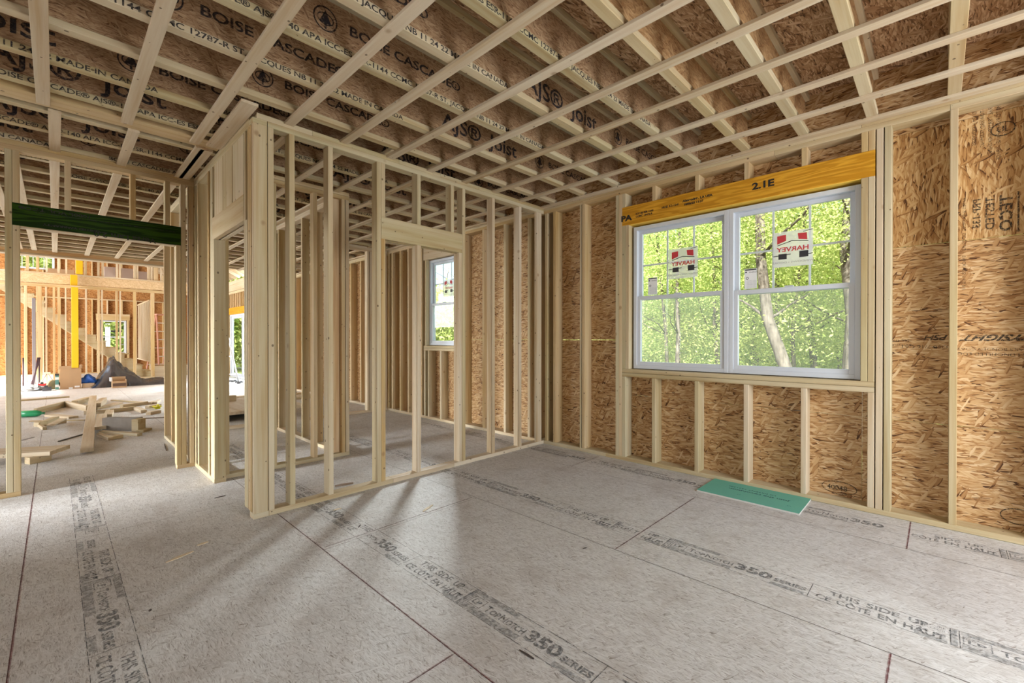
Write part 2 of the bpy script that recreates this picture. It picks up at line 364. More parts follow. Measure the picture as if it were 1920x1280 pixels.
decal('printed_strip', strip_geos(1.355, -1.085, .35), [INK_FL, INK_HATCH, INK_LINE], (.083, 1.355, E*1.8), (0, -1, 0), (1, 0, 0), floor)

# ------------------------------------------------------------------ ceiling: I-joists, strapping, beam, subfloor deck
ceiling = empty('ceiling', (0, 0, H), kind='structure')
XL, XR = -6.8, 3.985
J0, JS = -.066, .404
JT = H+.302
def joist_mesh(name, x0, x1, web):
    bm = bmesh.new(); h = .302; c = (x1-x0)/2
    box_bm(bm, (-c, -.032, 0), (c, .032, .038), .0025, 'X', 0); box_bm(bm, (-c, -.032, h-.038), (c, .032, h), .0025, 'X', 0)
    box_bm(bm, (-c, -.005, .036), (c, .005, h-.036), 0, 'X', 1)
    return finish(bm, name, [LUM['X'], web])
jm_a = joist_mesh('joist_main', XL, XR, OSB_WEB); jm_b = joist_mesh('joist_orange', XL, XR, OSB_WEBO)
SMALL = 'BOISE CASCADE® AJS®-140 APA ICC-ES ESR-1144 CCMC 12787-R ST. JACQUES NB 11 24 22 MADE IN CANADA'
t_small = text_geo(SMALL, .042, 1.25, .0008)
wsm = max(p[0] for p in t_small[0])
t_ajs = text_geo('AJS®  Joist', .165, 1.15, .0025); w_ajs = max(p[0] for p in t_ajs[0])
t_bc = text_geo('BOISE CASCADE®', .075, 1.3, .0016)
def logo(r): return [(ring2(0, 0, r, r, r*.12), 0, 0, 0), (poly2([(-r*.5, -r*.35), (r*.5, -r*.35), (0, r*.75)]), 0, 0, 0), (quad2(-r*.09, -r*.8, r*.09, -r*.3), 0, 0, 0), (ring2(0, 0, r*.7, r*.5, r*.1), 0, 0, 0)]
joists = []
for k in range(-5, 29):
    y = J0+JS*k
    if abs(y-4.18) < .11: continue
    if k == 28: y = 11.16
    web = jm_b if k <= 3 else jm_a
    j = link('floor_joist', web, ((XL+XR)/2, y, H), ceiling); joists.append(j)
    if 3 < k < 16:
        ph = (k*1.37) % 2.9
        gs = []
        x = XL+ph*.4
        while x < XR-1.6:
            a = x-XL
            if k not in (8,): gs.append((t_ajs, x, .055, 0))
            gs += [(ge, x+w_ajs+.32, .12, 0) for ge, _, _, _ in logo(.065)]
            gs.append((t_bc, x+w_ajs+.45, .10, 0)); x += w_ajs+2.0
        if k > 4: decal('web_lettering', gs, INK_J, (0, y-.0062, H+.038), (1, 0, 0), (0, 0, 1), j)
        gs = []; x = XL+((k*.83) % 1.9)
        while x < XR-.6:
            if x+wsm < XR: gs.append((t_small, x, .003, 0))
            x += wsm+.35
        if k != 8 and k != 11: decal('flange_lettering', gs, INK_J, (0, y-.0330, H), (1, 0, 0), (0, 0, 1), j)
# deck above
y = -2.5; i = 0
while y < 11.4:
    y2 = min(y+1.219, 11.45); board('subfloor_sheet', (XL-.2, y+.001, JT), (4.12, y2-.001, JT+.018), OSB_SUB, ceiling, axis='X', ch=0); y = y2
board('rim_board', (3.99, -2.5, H+.001), (4.02, 11.4, JT), OSB_H, ceiling, axis='Y', ch=0)
board('rim_board', (XL-.1, -2.5, H+.001), (XL-.06, 11.4, JT), OSB_H, ceiling, axis='Y', ch=0)
board('flush_beam', (XL, 4.095, H-.002), (.93, 4.27, JT-.002), YEL, ceiling)
board('carrying_beam', (XL, 11.22, 2.712), (2.6, 11.40, JT-.002), lumber('beam_tan', 'X', [(.62, .40, .19), (.62, .40, .19)], dots=False), ceiling)
board('beam_bottom_plate', (XL, 11.21, 2.68), (2.6, 11.41, 2.711), PIN, ceiling)
# strapping below the joists, along y
SZ0, SZ1 = H-.0195, H-.0003
def strap(x, y0, y1, w=.064, mat=PIN): return board('ceiling_strap', (x-w/2, y0, SZ0), (x+w/2, y1, SZ1), mat, ceiling, axis='Y', ch=.0015)
for k in range(-7, 11):
    x = -.047+.4045*k
    y1 = 4.16+rnd.uniform(-.02, .08) if x < .95 else 3.385
    if k == 10: x = 3.968-.001; y1 = 3.38
    if .9 < x < 1.3 and k == 3: y1 = 3.37
    strap(x, -2.38, y1)
strap(.885, 3.22, 4.17, .10)
for k in range(-7, 10):
    x = .004+.4055*k
    if x > 3.9: continue
    if x < .93: strap(x, 4.25+rnd.uniform(-.03, .04), 5.20)
    if x < .93: strap(x, 5.24, 11.19)
    elif x < 2.6: strap(x, 3.40, 4.53) ; strap(x+.02, 4.57, 11.19)
    else: strap(x, 3.40, 6.90); strap(x, 6.93, 11.19)
strap(-.240, 5.24, 11.17); strap(3.968, 3.44, 11.1); strap(.86, 4.27, 5.19, .085)
# loose blocks seen between joists by the partition
board('nailer_block', (1.0, 3.46, H+.002), (3.9, 3.53, H+.04), LUM, ceiling)
board('nailer_block', (1.92, 3.22, H+.001), (1.96, 3.52, H+.036), LUM, ceiling, axis='Y')
board('nailer_block', (2.36, 3.22, H+.001), (2.40, 3.52, H+.036), LUM, ceiling, axis='Y')

# ------------------------------------------------------------------ exterior wall with the windows (plane x = 4)
WX0, WX1 = 4.0, 4.13
wall_right = empty('wall_right', (4.0, 0, 0), kind='structure')
def wstud(y, z0=.038, z1=H-.076, mat=LUM, name='stud', w=.038, par=None, x0=WX0, x1=WX1): return board(name, (x0, y, z0), (x1, y+w, z1), mat, par or wall_right, axis='Z')
def yplate(name, y0, y1, z0, mat=LUM, x0=WX0, x1=WX1, par=None, z1=None): return board(name, (x0, y0, z0), (x1, y1, z1 or z0+.038), mat, par or wall_right, axis='Y')
for a, b in [(-2.5, 2.5), (2.502, 3.43), (3.432, 6.95), (6.952, 11.9)]:
    yplate('bottom_plate', a, b, 0.0, LUM if a < 3 else PIN)
yplate('bottom_plate', 16.9, 22, 0)
for a, b in [(-2.5, -.05), (-.048, .95), (.952, 2.79), (2.792, 6.9), (6.902, 11.9), (11.902, 22)]: yplate('top_plate', a, b, H-.076, YEL if 0 < a < 5 else LUM)
for a, b in [(-2.5, .4), (.402, 3.30), (3.302, 7.2), (7.202, 22)]: yplate('top_plate', a, b, H-.038)
for y in (-2.49, -2.09, -1.69, -1.28, -.87, -.47, -.086, .236): wstud(y)
wstud(.280, mat=PIN)
wstud(2.311, mat=YEL); wstud(2.349); wstud(2.765, mat=YEL); wstud(2.812, mat=LUM, w=.022); wstud(3.167, mat=YEL); wstud(3.29)
wstud(3.43, mat=PIN)
# window opening of the near room
HZ0, HZ1 = 2.373, 2.558
hdr = board('window_header', (4.0, .324, HZ0), (4.09, 2.311, HZ1), LVL_OR, wall_right); hdr['label'] = 'orange-yellow laminated veneer header'
board('header_underside', (4.002, .402, HZ0-.004), (4.128, 2.235, HZ0+.001), YFOAM, hdr, ch=0)
gs = [(text_geo('2.1E', .075, 1.25, .003), 1.20, .085, 0), (text_geo('PA', .075, 1.3, .004), -.012, .045, 0), (text_geo('ICC ES ESR 1040', .024, 1.1, .0012), .15, .085, 0), (text_geo('CCMC 13472-R', .024, 1.1, .0012), .15, .058, 0),
      (text_geo('HUD K2-1241', .026, 1.1, .0012), .42, .09, 0), (text_geo('Alexandria, LA USA', .027, 1.2, .0016), .62, .108, 0), (text_geo('10/05/22 11:37', .024, 1.2, .0016), .63, .075, 0)]
decal('header_lettering', gs, INK_D, (3.9994, 2.311, HZ0), (0, -1, 0), (0, 0, 1), hdr)
yplate('window_sill_plate', .324, 2.311, .850); yplate('window_sill_plate', .324, 2.311, .890)
for y in (.324, .364): wstud(y, .929, HZ0, name='jack_stud')
for y in (2.273, 2.235): wstud(y, .929, HZ0, name='jack_stud')
for y in (.324, .727, 1.134, 1.542, 1.951, 2.273): wstud(y, .038, .850, name='cripple_stud', mat=PIN if y < 1.2 else LUM)
for y in (.324, .364, .727, 1.134, 1.542, 1.951): wstud(y, HZ1, H-.076, name='cripple_stud', mat=YEL)
wstud(2.273, HZ1, H-.076, name='cripple_stud')
# hall window opening
yplate('window_sill_plate', 4.92, 5.78, 1.052); yplate('window_sill_plate', 4.92, 5.78, 1.092)
board('window_header', (4.0, 4.90, 2.455), (4.09, 5.79, 2.640), PIN, wall_right)
for y in (4.925, 5.712): wstud(y, 1.131, 2.455, name='jack_stud')
for y in (3.565, 3.978, 4.385, 4.79, 4.87, 5.83, 6.20, 6.44, 6.69, 6.82): wstud(y, mat=YEL if y > 4.3 else LUM)
for y in (4.93, 5.33, 5.64, 5.74): wstud(y, .038, 1.052, name='cripple_stud')
for y in (5.1, 5.5): wstud(y, 2.640, H-.076, name='cripple_stud')
for y in [7.0+.406*i for i in range(12)]: wstud(y, mat=YEL)
# patio door opening far down the wall
board('door_header', (4.0, 11.9, 2.03), (4.09, 16.9, 2.25), LVL_OR, wall_right)
for i in range(26):
    y = 11.9+.2*i if i else 11.9
    if y < 16.9: wstud(y, 2.25, H-.076, name='cripple_stud', mat=YEL)
for y in (16.9, 17.3, 17.7, 18.1, 18.5, 18.9, 19.3, 19.7, 20.1, 20.5, 20.9, 21.3, 21.7): wstud(y)
# sheathing sheets (outside face of the studs)
def sheet(y0, y1, z0, z1, m=OSB_H): return board('sheathing_sheet', (4.131, y0+.001, z0+.0012), (4.143, y1-.001, z1-.0012), m, wall_right, axis='Y', ch=0)
YS = [-2.5, -.9, 1.0, 3.43, 5.87, 8.3, 10.7]
sheet(-2.5, .404, 0, .655); sheet(-2.5, .404, .655, 1.873); sheet(-2.5, -.07, 1.873, 2.66, OSB_V); sheet(-.07, .404, 1.873, 2.66, OSB_V); sheet(-2.5, .404, 2.66, 3.09)
sheet(.404, 2.217, 0, .655); sheet(.404, 2.217, .655, .932); sheet(.404, 2.217, 2.352, 3.09)
for a, b in [(2.217, 3.43), (3.43, 4.97)]: sheet(a, b, 0, 1.22); sheet(a, b, 1.22, 2.44); sheet(a, b, 2.44, 3.09)
sheet(4.97, 5.71, 0, 1.15); sheet(4.97, 5.71, 2.44, 3.09)
for a, b in [(5.71, 8.15), (8.15, 10.6), (10.6, 11.9)]: sheet(a, b, 0, 1.22); sheet(a, b, 1.22, 2.44); sheet(a, b, 2.44, 3.09)
sheet(11.9, 16.9, 2.04, 3.09); sheet(16.9, 22, 0, 1.3); sheet(16.9, 22, 1.3, 3.09)
# stamps on the sheathing
gs = [(ring2(0, 0, .055, .045, .007), 0, 0, 0), (text_geo('UL', .05, .9, .001), -.026, -.018, 0)]
decal('sheathing_stamp', gs, INK_W, (4.1306, -.285, 2.545), (0, -1, 0), (0, 0, 1), wall_right)
gs = [(text_geo('TECO', .075, 1.15, .002), 0, 0, 0), (text_geo('TESTED', .055, 1.1, .001), 0, .075, 0), (text_geo('PRP-133', .05, 1.1, .001), 0, .135, 0), (quad2(-.01, -.03, .24, -.022), 0, 0, 0),
      (text_geo('RATED SHEATHING  EXPOSURE 1  THICKNESS 0.418 IN', .022, 1.1), -.02, .20, 0), (text_geo('24/16  SIZED FOR SPACING', .024, 1.1), -.02, .235, 0),
      (text_geo('CONFORMS TO PS 2-18  PANEL GRADE', .026, 1.0), -.68, .05, 0), (text_geo('STRUCTURAL 1 RATED SHEATHING', .026, 1.0), -.68, .085, 0), (text_geo('THIS SIDE TOWARD FRAMING', .026, 1.0), -.68, .12, 0), (text_geo('APA RATED  7/16  EXPOSURE', .026, 1.0), -.68, .155, 0)]
decal('sheathing_stamp', gs, INK_W, (4.1306, -.325, 2.13), (0, 0, -1), (0, 1, 0), wall_right)
gs = [(text_geo('SYSIGHT', .055, 1.4, .002, shear=.5), 0, 0, 0), (text_geo('NAILS BONDED COATED', .022, 1.4), .02, .085, 0), (text_geo('HEM UNOFILLED EDGES', .026, 1.3), 0, .115, 0)]
decal('sheathing_stamp', gs, INK_W, (4.1306, -.42, 1.255), (0, 1, 0), (0, 0, -1), wall_right)
gs = [(text_geo('PSH', .05, 1.3, .001, shear=.3), 0, 0, 0), (text_geo('OSB 7/16 CAT', .03, 1.3), 0, .07, 0), (text_geo('EXPOSURE 1 SHEATHING SPAN', .022, 1.2), .18, .06, 0), (text_geo('MILL 417 RATED PANEL', .022, 1.2), .18, .03, 0)]
decal('sheathing_stamp', gs, INK_W, (4.1306, -.045, 1.255), (0, 1, 0), (0, 0, -1), wall_right)
gs = [(ring2(0, 0, .11, .05, .006), 0, 0, 0), (text_geo('40048', .05, 1.0, .001), -.075, -.018, 0)]
decal('sheathing_stamp', gs, INK_W, (4.1306, .54, .10), (0, -1, 0), (0, 0, 1), wall_right)
gs = [(ring2(0, 0, .085, .05, .004), 0, 0, 0), (text_geo('PRESSURE', .026, .9), -.065, .004, 0), (text_geo('TESTED', .026, .9), -.045, -.026, 0)]
decal('sheathing_stamp', gs, INK_W, (4.1306, 2.52, 2.44), (0, -1, 0), (0, 0, 1), wall_right)
gs = [(ring2(0, 0, .08, .05, .006), 0, 0, 0)]
decal('sheathing_stamp', gs, INK_W, (4.1306, -.36, .13), (0, -1, 0), (0, 0, 1), wall_right)

# ------------------------------------------------------------------ windows
def frame_boxes(y0, y1, z0, z1, w, x0, x1, wb=None, wt=None):
    wb = wb or w; wt = wt or w
    return [((x0, y0, z0), (x1, y0+w, z1), 'Z'), ((x0, y1-w, z0), (x1, y1, z1), 'Z'), ((x0, y0+w, z0), (x1, y1-w, z0+wb), 'Y'), ((x0, y0+w, z1-wt), (x1, y1-w, z1), 'Y')]
def hung_unit(win, y0, y1, z0, z1, zm, cols, small=False):
    """one double-hung unit between y0..y1: frame, upper sash behind, lower sash in front"""
    fw = .036
    boxes('window_frame', frame_boxes(y0, y1, z0, z1, fw, 4.055, 4.150), VINYL, win)
    a, b = y0+fw, y1-fw
    up = boxes('upper_sash', frame_boxes(a, b, zm-.018, z1-fw, .034, 4.103, 4.133), VINYL, win)
    ga, gb = a+.034, b-.034; gz0, gz1 = zm+.016, z1-fw-.034
    board('upper_pane', (4.116, ga-.002, gz0-.002), (4.120, gb+.002, gz1+.002), GLASS, up, ch=0)
    bars = [((4.117+.004, ga+(gb-ga)*(i+1)/cols-.008, gz0), (4.129, ga+(gb-ga)*(i+1)/cols+.008, gz1), 'Z') for i in range(cols-1)]
    if small: bars = []
    zc = (gz0+gz1)/2+.0
    bars.append(((4.1205, ga, zc-.008), (4.1285, gb, zc+.008), 'Y'))
    if small: bars += [((4.1205, ga+(gb-ga)*f-.007, gz0), (4.1285, ga+(gb-ga)*f+.007, gz1), 'Z') for f in (.33, .67)]
    boxes('window_grille', bars, GRILLE, up, ch=.001)
    lo = boxes('lower_sash', frame_boxes(a, b, z0+.022, zm+.020, .036, 4.064, 4.098, wb=.048), VINYL, win)
    board('lower_pane', (4.079, a+.034, z0+.066), (4.083, b-.034, zm-.014), GLASS, lo, ch=0)
    if not small: board('insect_screen', (4.139, a+.002, z0+.03), (4.1405, b-.002, zm), SCREEN, win, ch=0)
    board('sash_lock', (4.050, (y0+y1)/2-.03, zm+.020), (4.075, (y0+y1)/2+.03, zm+.030), VINYL, lo)
    return up
window_1 = empty('window_1', (4.06, 1.31, .932), kind='structure')
hung_unit(window_1, 1.312, 2.214, .934, 2.350, 1.635, 3)
hung_unit(window_1, .406, 1.308, .934, 2.350, 1.625, 3)
board('centre_mullion', (4.058, 1.285, .934), (4.066, 1.337, 2.350), VINYL, window_1)
window_2 = empty('window_2', (4.06, 5.34, 1.15), kind='structure')
hung_unit(window_2, 4.975, 5.708, 1.135, 2.445, 1.76, 3, True)
# labels stuck to the glass
RED = plain('label_red', (.55, .05, .06), .5); BLK = plain('label_black', (.035, .035, .04), .5); GRY = plain('label_grey', (.30, .31, .32), .5); WHT = plain('label_white', (.80, .81, .82), .5)
def maker_label(yc, zc, w, label, x=4.1135, tilt=0.):
    """printed film seen from behind, so its wording is mirrored"""
    s = w/.27
    gs = [(quad2(-.135, -.14, .135, .14), 0, 0, 0)]
    D = [(poly2([(-.107, .045), (-.045, .066), (-.045, .115), (-.107, .110)]), 1), (poly2([(.040, .068), (.098, .056), (.095, .112), (.034, .115)]), 1),
         (line2(-.105, .034, -.005, .062, .006), 2), (line2(-.005, .062, .105, .046, .006), 2),
         (poly2([(-.098, -.078), (-.040, -.078), (-.040, -.035), (-.098, -.035)]), 2), (poly2([(.045, -.075), (.105, -.075), (.105, -.026), (.045, -.026)]), 2),
         (line2(-.133, -.050, -.012, -.042, .006), 2), (line2(.045, -.060, .133, -.052, .006), 2), (line2(.07, .122, .133, .132, .005), 2)]
    for ge, m in D: gs.append((([(p[0], p[1]) for p in ge[0]], ge[1]), 0, 0, m))
    t = text_geo('HARVEY', .050, 1.18, .0012, 'CENTER'); gs.append((([(-p[0], p[1]) for p in t[0]], t[1]), 0, -.018, 1))
    t = text_geo('WINDOWS • DOORS', .022, 1.35, 0, 'CENTER'); gs.append((([(-p[0], p[1]) for p in t[0]], t[1]), 0, -.112, 3))
    # layered so that ink sits in front of film
    xd = Vector((0, -s, 0)); yd = Vector((0, 0, s)); vs = []; fs = []; mi = []
    for n, (ge, dx, dy, m) in enumerate(gs):
        b = len(vs)
        for px, py in ge[0]: vs.append(xd*px+yd*(py+dy)+Vector((-.0002*(n > 0)-.00003*n, 0, 0)))
        for f in ge[1]: fs.append(tuple(b+i for i in f)); mi.append(m)
    me = bpy.data.meshes.new('window_label'); me.from_pydata([tuple(v) for v in vs], [], fs)
    for m in (FILM, RED, BLK, GRY): me.materials.append(m)
    for p, m in zip(me.polygons, mi): p.material_index = m
    o = link('window_label', me, (x, yc, zc), rot=(tilt, 0, 0)); return tag(o, label, 'label', 'printed film labels on the window glass')
def small_label(yc, zc, label, x=4.1135):
    w, h = .048, .085
    gs = [(quad2(-w, -h, w, h), 0, 0, 0), (quad2(-w+.004, h-.014, w-.004, h-.004), 0, 0, 1), (quad2(-w+.006, h-.035, -w+.018, h-.022), 0, 0, 1), (ring2(-w+.022, .005, .011, .011, .004), 0, 0, 1),
          (text_geo('ENERGY', .016, 1.1), -.012, h-.036, 1)]
    for j in range(6): gs.append((text_geo('performance rating', .009, 1.0), -.03, -.02-.011*j, 2))
    vs = []; fs = []; mi = []
    for n, (ge, dx, dy, m) in enumerate(gs):
        b = len(vs)
        for px, py in ge[0]: vs.append((-.0002*(n > 0)-.00003*n, -(px+dx), py+dy))
        for f in ge[1]: fs.append(tuple(b+i for i in f)); mi.append(m)
    me = bpy.data.meshes.new('rating_label'); me.from_pydata(vs, [], fs)
    for m in (WHT, BLK, GRY): me.materials.append(m)
    for p, m in zip(me.polygons, mi): p.material_index = m
    return tag(link('rating_label', me, (x, yc, zc)), label, 'label', 'small white rating labels on the window glass')
maker_label(1.735, 1.945, .275, 'clear film label with red squares and mirrored lettering on left half of big window', tilt=0)
maker_label(.845, 1.955, .275, 'clear film label with red squares and mirrored lettering on right half of big window')
maker_label(5.30, 2.00, .25, 'film label with red squares on the small hall window')
small_label(2.038, 1.752, 'small white rating label low in left half of the big window')
small_label(1.152, 1.742, 'small white rating label low in right half of the big window')

# ------------------------------------------------------------------ stud partitions
def xplate(par, name, x0, x1, y0, z0, mat=LUM, d=.089, h=.038): return board(name, (x0, y0, z0), (x1, y0+d, z0+h), mat, par, axis='X')
def xstud(par, x, y0, z0=.038, z1=H-.076, mat=LUM, name='stud', w=.038, d=.089): return board(name, (x, y0, z0), (x+w, y0+d, z1), mat, par, axis='Z')
# P: the long partition in front
P = empty('stud_partition', (2.45, 3.385, 0), 'long open stud partition with a doorway header and wide end post, running to the window wall corner', 'stud wall')
py = 3.342
xplate(P, 'bottom_plate', .935, 1.028, py, 0); xplate(P, 'bottom_plate', 1.03, 2.0, py, 0); xplate(P, 'bottom_plate', 2.002, 2.66, py, 0, PIN); xplate(P, 'bottom_plate', 2.662, 3.995, py, 0, PIN)
xplate(P, 'top_plate', .935, 1.024, py, H-.076); xplate(P, 'top_plate', 1.028, 3.995, py, H-.076); 
for a, b in [(.96, 1.33), (1.332, 2.06), (2.062, 2.50), (2.502, 2.98), (2.982, 3.995)]: xplate(P, 'top_plate', a, b, py, H-.038)
board('end_post_stud', (.937, py-.001, .038), (1.024, py+.037, H-.076), LUM, P, axis='Z')
board('end_post_stud', (.937, py+.052, .038), (1.024, py+.089, H-.076), YEL, P, axis='Z')
xstud(P, 1.028, py); xstud(P, 1.168, py, mat=LUM); xstud(P, 1.448, py); xstud(P, 1.853, py)
xstud(P, 1.892, py, z1=2.065, name='jack_stud', mat=YEL)
xstud(P, 1.892, py, z0=2.25, name='cripple_stud')
board('door_header', (1.892, py-.001, 2.066), (2.763, py+.037, 2.25), LUM, P, axis='X'); board('door_header', (1.892, py+.052, 2.066), (2.763, py+.089, 2.25), LUM, P, axis='X')
xstud(P, 2.246, py, z1=2.066, name='temporary_stud', mat=PIN); xstud(P, 2.246, py, z0=2.25, name='cripple_stud')
xstud(P, 2.625, py, z0=2.25, name='cripple_stud')
xstud(P, 2.724, py, z1=2.066, name='jack_stud', mat=PIN); xstud(P, 2.764, py, mat=LUM)
xstud(P, 3.165, py, mat=PIN); xstud(P, 3.575, py, mat=PIN)
board('stud', (3.87, py, .038), (3.957, py+.038, H-.076), PIN, P, axis='Z')
# Q: partition going away from the end post, with its own doorway
qx = .937
def ystud(par, y, x0=qx, z0=.038, z1=H-.076, mat=LUM, name='stud', w=.038, d=.087): return board(name, (x0, y, z0), (x0+d, y+w, z1), mat, par, axis='Z')
def yp(par, name, y0, y1, x0, z0, mat=LUM, d=.087): return board(name, (x0, y0, z0), (x0+d, y1, z0+.038), mat, par, axis='Y')
Q = empty('stud_partition', (.98, 4.9, 0), 'short stud partition going back from the wide end post, with a plywood-like doorway header', 'stud wall')
yp(Q, 'bottom_plate', 4.42, 5.168, qx, 0); yp(Q, 'top_plate', 3.435, 5.168, qx, H-.076); yp(Q, 'top_plate', 3.435, 5.168, qx, H-.038)
ystud(Q, 3.435, mat=YEL); ystud(Q, 3.482, z1=2.066, name='jack_stud')
board('door_header', (qx-.001, 3.56, 2.075), (qx+.037, 4.46, 2.262), LUM, Q, axis='Y'); board('door_header', (qx+.05, 3.56, 2.075), (qx+.087, 4.46, 2.262), LUM, Q, axis='Y')
ystud(Q, 3.521, mat=LUM)
for y0_, y1_ in ((3.585, 3.855), (3.875, 4.135), (4.14, 4.415)): board('cripple_stud', (qx+.004, y0_, 2.262), (qx+.042, y1_, H-.076), LUM, Q, axis='Z')
ystud(Q, 4.422, z1=2.075, name='jack_stud'); ystud(Q, 4.462); ystud(Q, 4.502); ystud(Q, 4.60, mat=YEL)
ystud(Q, 5.01); ystud(Q, 5.125)
# Q continued beyond the next partition
Q2 = empty('stud_partition', (.98, 6.1, 0), 'stud partition beyond the green header doorway, seen edge on at its right', 'stud wall')
yp(Q2, 'bottom_plate', 5.262, 6.90, qx, 0); yp(Q2, 'top_plate', 5.262, 6.90, qx, H-.076); yp(Q2, 'top_plate', 5.262, 6.9, qx, H-.038)
for y in (5.27, 6.40, 6.86): ystud(Q2, y, mat=YEL)
# L: partition with the green header
L_ = empty('stud_partition', (.3, 5.215, 0), 'stud partition at the left with a wide doorway under a dark green header', 'stud wall')
ly = 5.170
xplate(L_, 'bottom_plate', -2.9, -.190, ly, 0, YEL); xplate(L_, 'bottom_plate', .80, .936, ly, 0, YEL)
xplate(L_, 'top_plate', -2.9, .936, ly, H-.076, YEL); xplate(L_, 'top_plate', -2.9, 1.02, ly, H-.038, YEL)
for x in (-2.9, -2.45, -2.04, -1.63, -1.22, -.81, -.345): xstud(L_, x, ly, mat=YEL)
xstud(L_, -.266, ly); xstud(L_, -.227, ly, z1=2.115, name='jack_stud'); xstud(L_, -.227, ly, z0=2.29, name='cripple_stud')
gh = board('door_header', (-.227, ly-.001, 2.115), (.833, ly+.086, 2.290), LVL_GR, L_, axis='X'); gh['label'] = 'dark green laminated header'
gs = []
def mir(t): return ([(-p[0], -p[1]) for p in t[0]], t[1])
def ud(s, size, sx, x, z): t = text_geo(s, size, sx, .001); w = max(p[0] for p in t[0]); gs.append((mir(t), x+w, z, 0))
ud('1000L VOL TCOB', .034, 1.6, .03, .155); ud('LIMITED WARRANTY', .022, 1.6, .16, .04); ud('Versa Lam 2.0', .06, 1.2, .46, .03)
for i in range(12): gs.append((quad2(0, 0, .05+.01*(i % 3), .0035), .12+.075*i, .118, 0))
decal('header_lettering', gs, INK_D, (-.227, ly-.0016, 2.115), (1, 0, 0), (0, 0, 1), gh)
board('header_plywood_edge', (-.187, ly+.002, 2.106), (.79, ly+.085, 2.1145), PIN, gh, axis='X')
for x in (.06, .47): xstud(L_, x, ly, z0=2.29, name='cripple_stud', mat=YEL)
xstud(L_, .715, ly, z0=2.29, name='cripple_stud')
xstud(L_, .795, ly, z1=2.115, name='jack_stud'); xstud(L_, .834, ly); xstud(L_, .896, ly, mat=YEL)
# U: back of the closet
U = empty('stud_partition', (1.6, 4.545, 0), 'short stud partition behind the front one, ending in a wide wood-grain post', 'stud wall')
uy = 4.50
xplate(U, 'bottom_plate', 1.026, 2.172, uy, 0); xplate(U, 'top_plate', 1.026, 2.172, uy, H-.076, YEL); xplate(U, 'top_plate', 1.026, 2.172, uy, H-.036, YEL)
xstud(U, 1.03, uy); xstud(U, 1.42, uy); xstud(U, 1.80, uy, mat=YEL)
board('end_post_stud', (2.00, uy+.051, .038), (2.087, uy+.089, H-.076), lumber('bold_grain_pine', 'Z', [(.60, .42, .22), (.60, .42, .22)], grain=1.5), U, axis='Z')
xstud(U, 2.090, uy, mat=YEL); xstud(U, 2.133, uy, mat=PIN)
# V: partition going back from it
V = empty('stud_partition', (2.1, 5.9, 0), 'stud partition going back behind the closet framing toward the bright room', 'stud wall')
yp(V, 'bottom_plate', 4.592, 6.95, 2.085, 0, PIN); yp(V, 'top_plate', 4.592, 6.95, 2.085, H-.076, PIN); yp(V, 'top_plate', 4.592, 6.95, 2.085, H-.038, PIN)
for y in (4.60, 4.80, 5.16, 5.55, 5.98, 6.36, 6.62, 6.91): ystud(V, y, x0=2.085, mat=YEL if y < 5.5 else LUM)
# N: end of the hall
N_ = empty('stud_partition', (3.8, 6.9, 0), 'pale stud partition at the far end of the hall, with a tall opening beside the window wall', 'stud wall')
ny = 6.862
xplate(N_, 'bottom_plate', 2.60, 3.995, ny, 0, PIN); xplate(N_, 'top_plate', 2.175, 3.995, ny, H-.076, PIN); xplate(N_, 'top_plate', 2.175, 3.995, ny, H-.038, PIN)
xstud(N_, 2.60, ny); xstud(N_, 3.625, ny, mat=PIN); xstud(N_, 3.672, ny, mat=PIN); xstud(N_, 3.90, ny, mat=PIN); xstud(N_, 3.955, ny, mat=PIN)
# further frames of the bright room
R1 = empty('stud_partition', (1.7, 7.0, 0), 'low view of a floor plate and post beyond the closet doorway', 'stud wall')
xplate(R1, 'bottom_plate', 1.50, 2.08, 6.93, 0, PIN); xstud(R1, 1.50, 6.93, mat=PIN); xplate(R1, 'top_plate', 1.026, 2.08, 6.93, H-.076, PIN); xplate(R1, 'top_plate', 1.026, 2.08, 6.93, H-.038, PIN)
R2 = empty('stud_partition', (3.2, 9.6, 0), 'stud partition deep in the bright room near the patio door', 'stud wall')
for y in (9.6,):
    xplate(R2, 'bottom_plate', 3.3, 3.995, y, 0, PIN); xplate(R2, 'top_plate', 2.9, 3.995, y, H-.076, PIN); xplate(R2, 'top_plate', 2.9, 3.995, y, H-.038, PIN)
    for x in (3.3, 3.62, 3.92): xstud(R2, x, y, mat=PIN)

# ------------------------------------------------------------------ unseen enclosing walls of the house
def wallbox(name, lst): return tag(boxes(name, lst, OSB_XZ, ch=0), kind='structure')
wallbox('wall_back', [((-3.1, -2.62, 0), (.2, -2.5, 3.1)), ((3.6, -2.62, 0), (4.12, -2.5, 3.1)), ((.2, -2.62, 2.42), (3.6, -2.5, 3.1)), ((.2, -2.62, 0), (3.6, -2.5, .45))])
wallbox('wall_left', [((-3.2, -2.5, 0), (-3.1, -.7, 3.0)), ((-3.2, 1.3, 0), (-3.1, 4.42, 3.0)), ((-3.2, 4.84, 0), (-3.1, 5.15, 3.0)), ((-3.2, 4.42, 1.9), (-3.1, 4.84, 3.0)), ((-3.2, -.7, 2.4), (-3.1, 1.3, 3.0)), ((-3.2, -.7, 0), (-3.1, 1.3, .6))])
wallbox('wall_far_left', [((-7.2, 3.0, 0), (-7.05, 22.5, .5)), ((-7.2, 3.0, 2.7), (-7.05, 11.5, 3.1)), ((-7.2, 3.0, .5), (-7.05, 6.5, 2.7)), ((-7.2, 11.4, .5), (-7.05, 12.4, 6.5)), ((-7.2, 21.8, .5), (-7.05, 22.5, 6.5))])

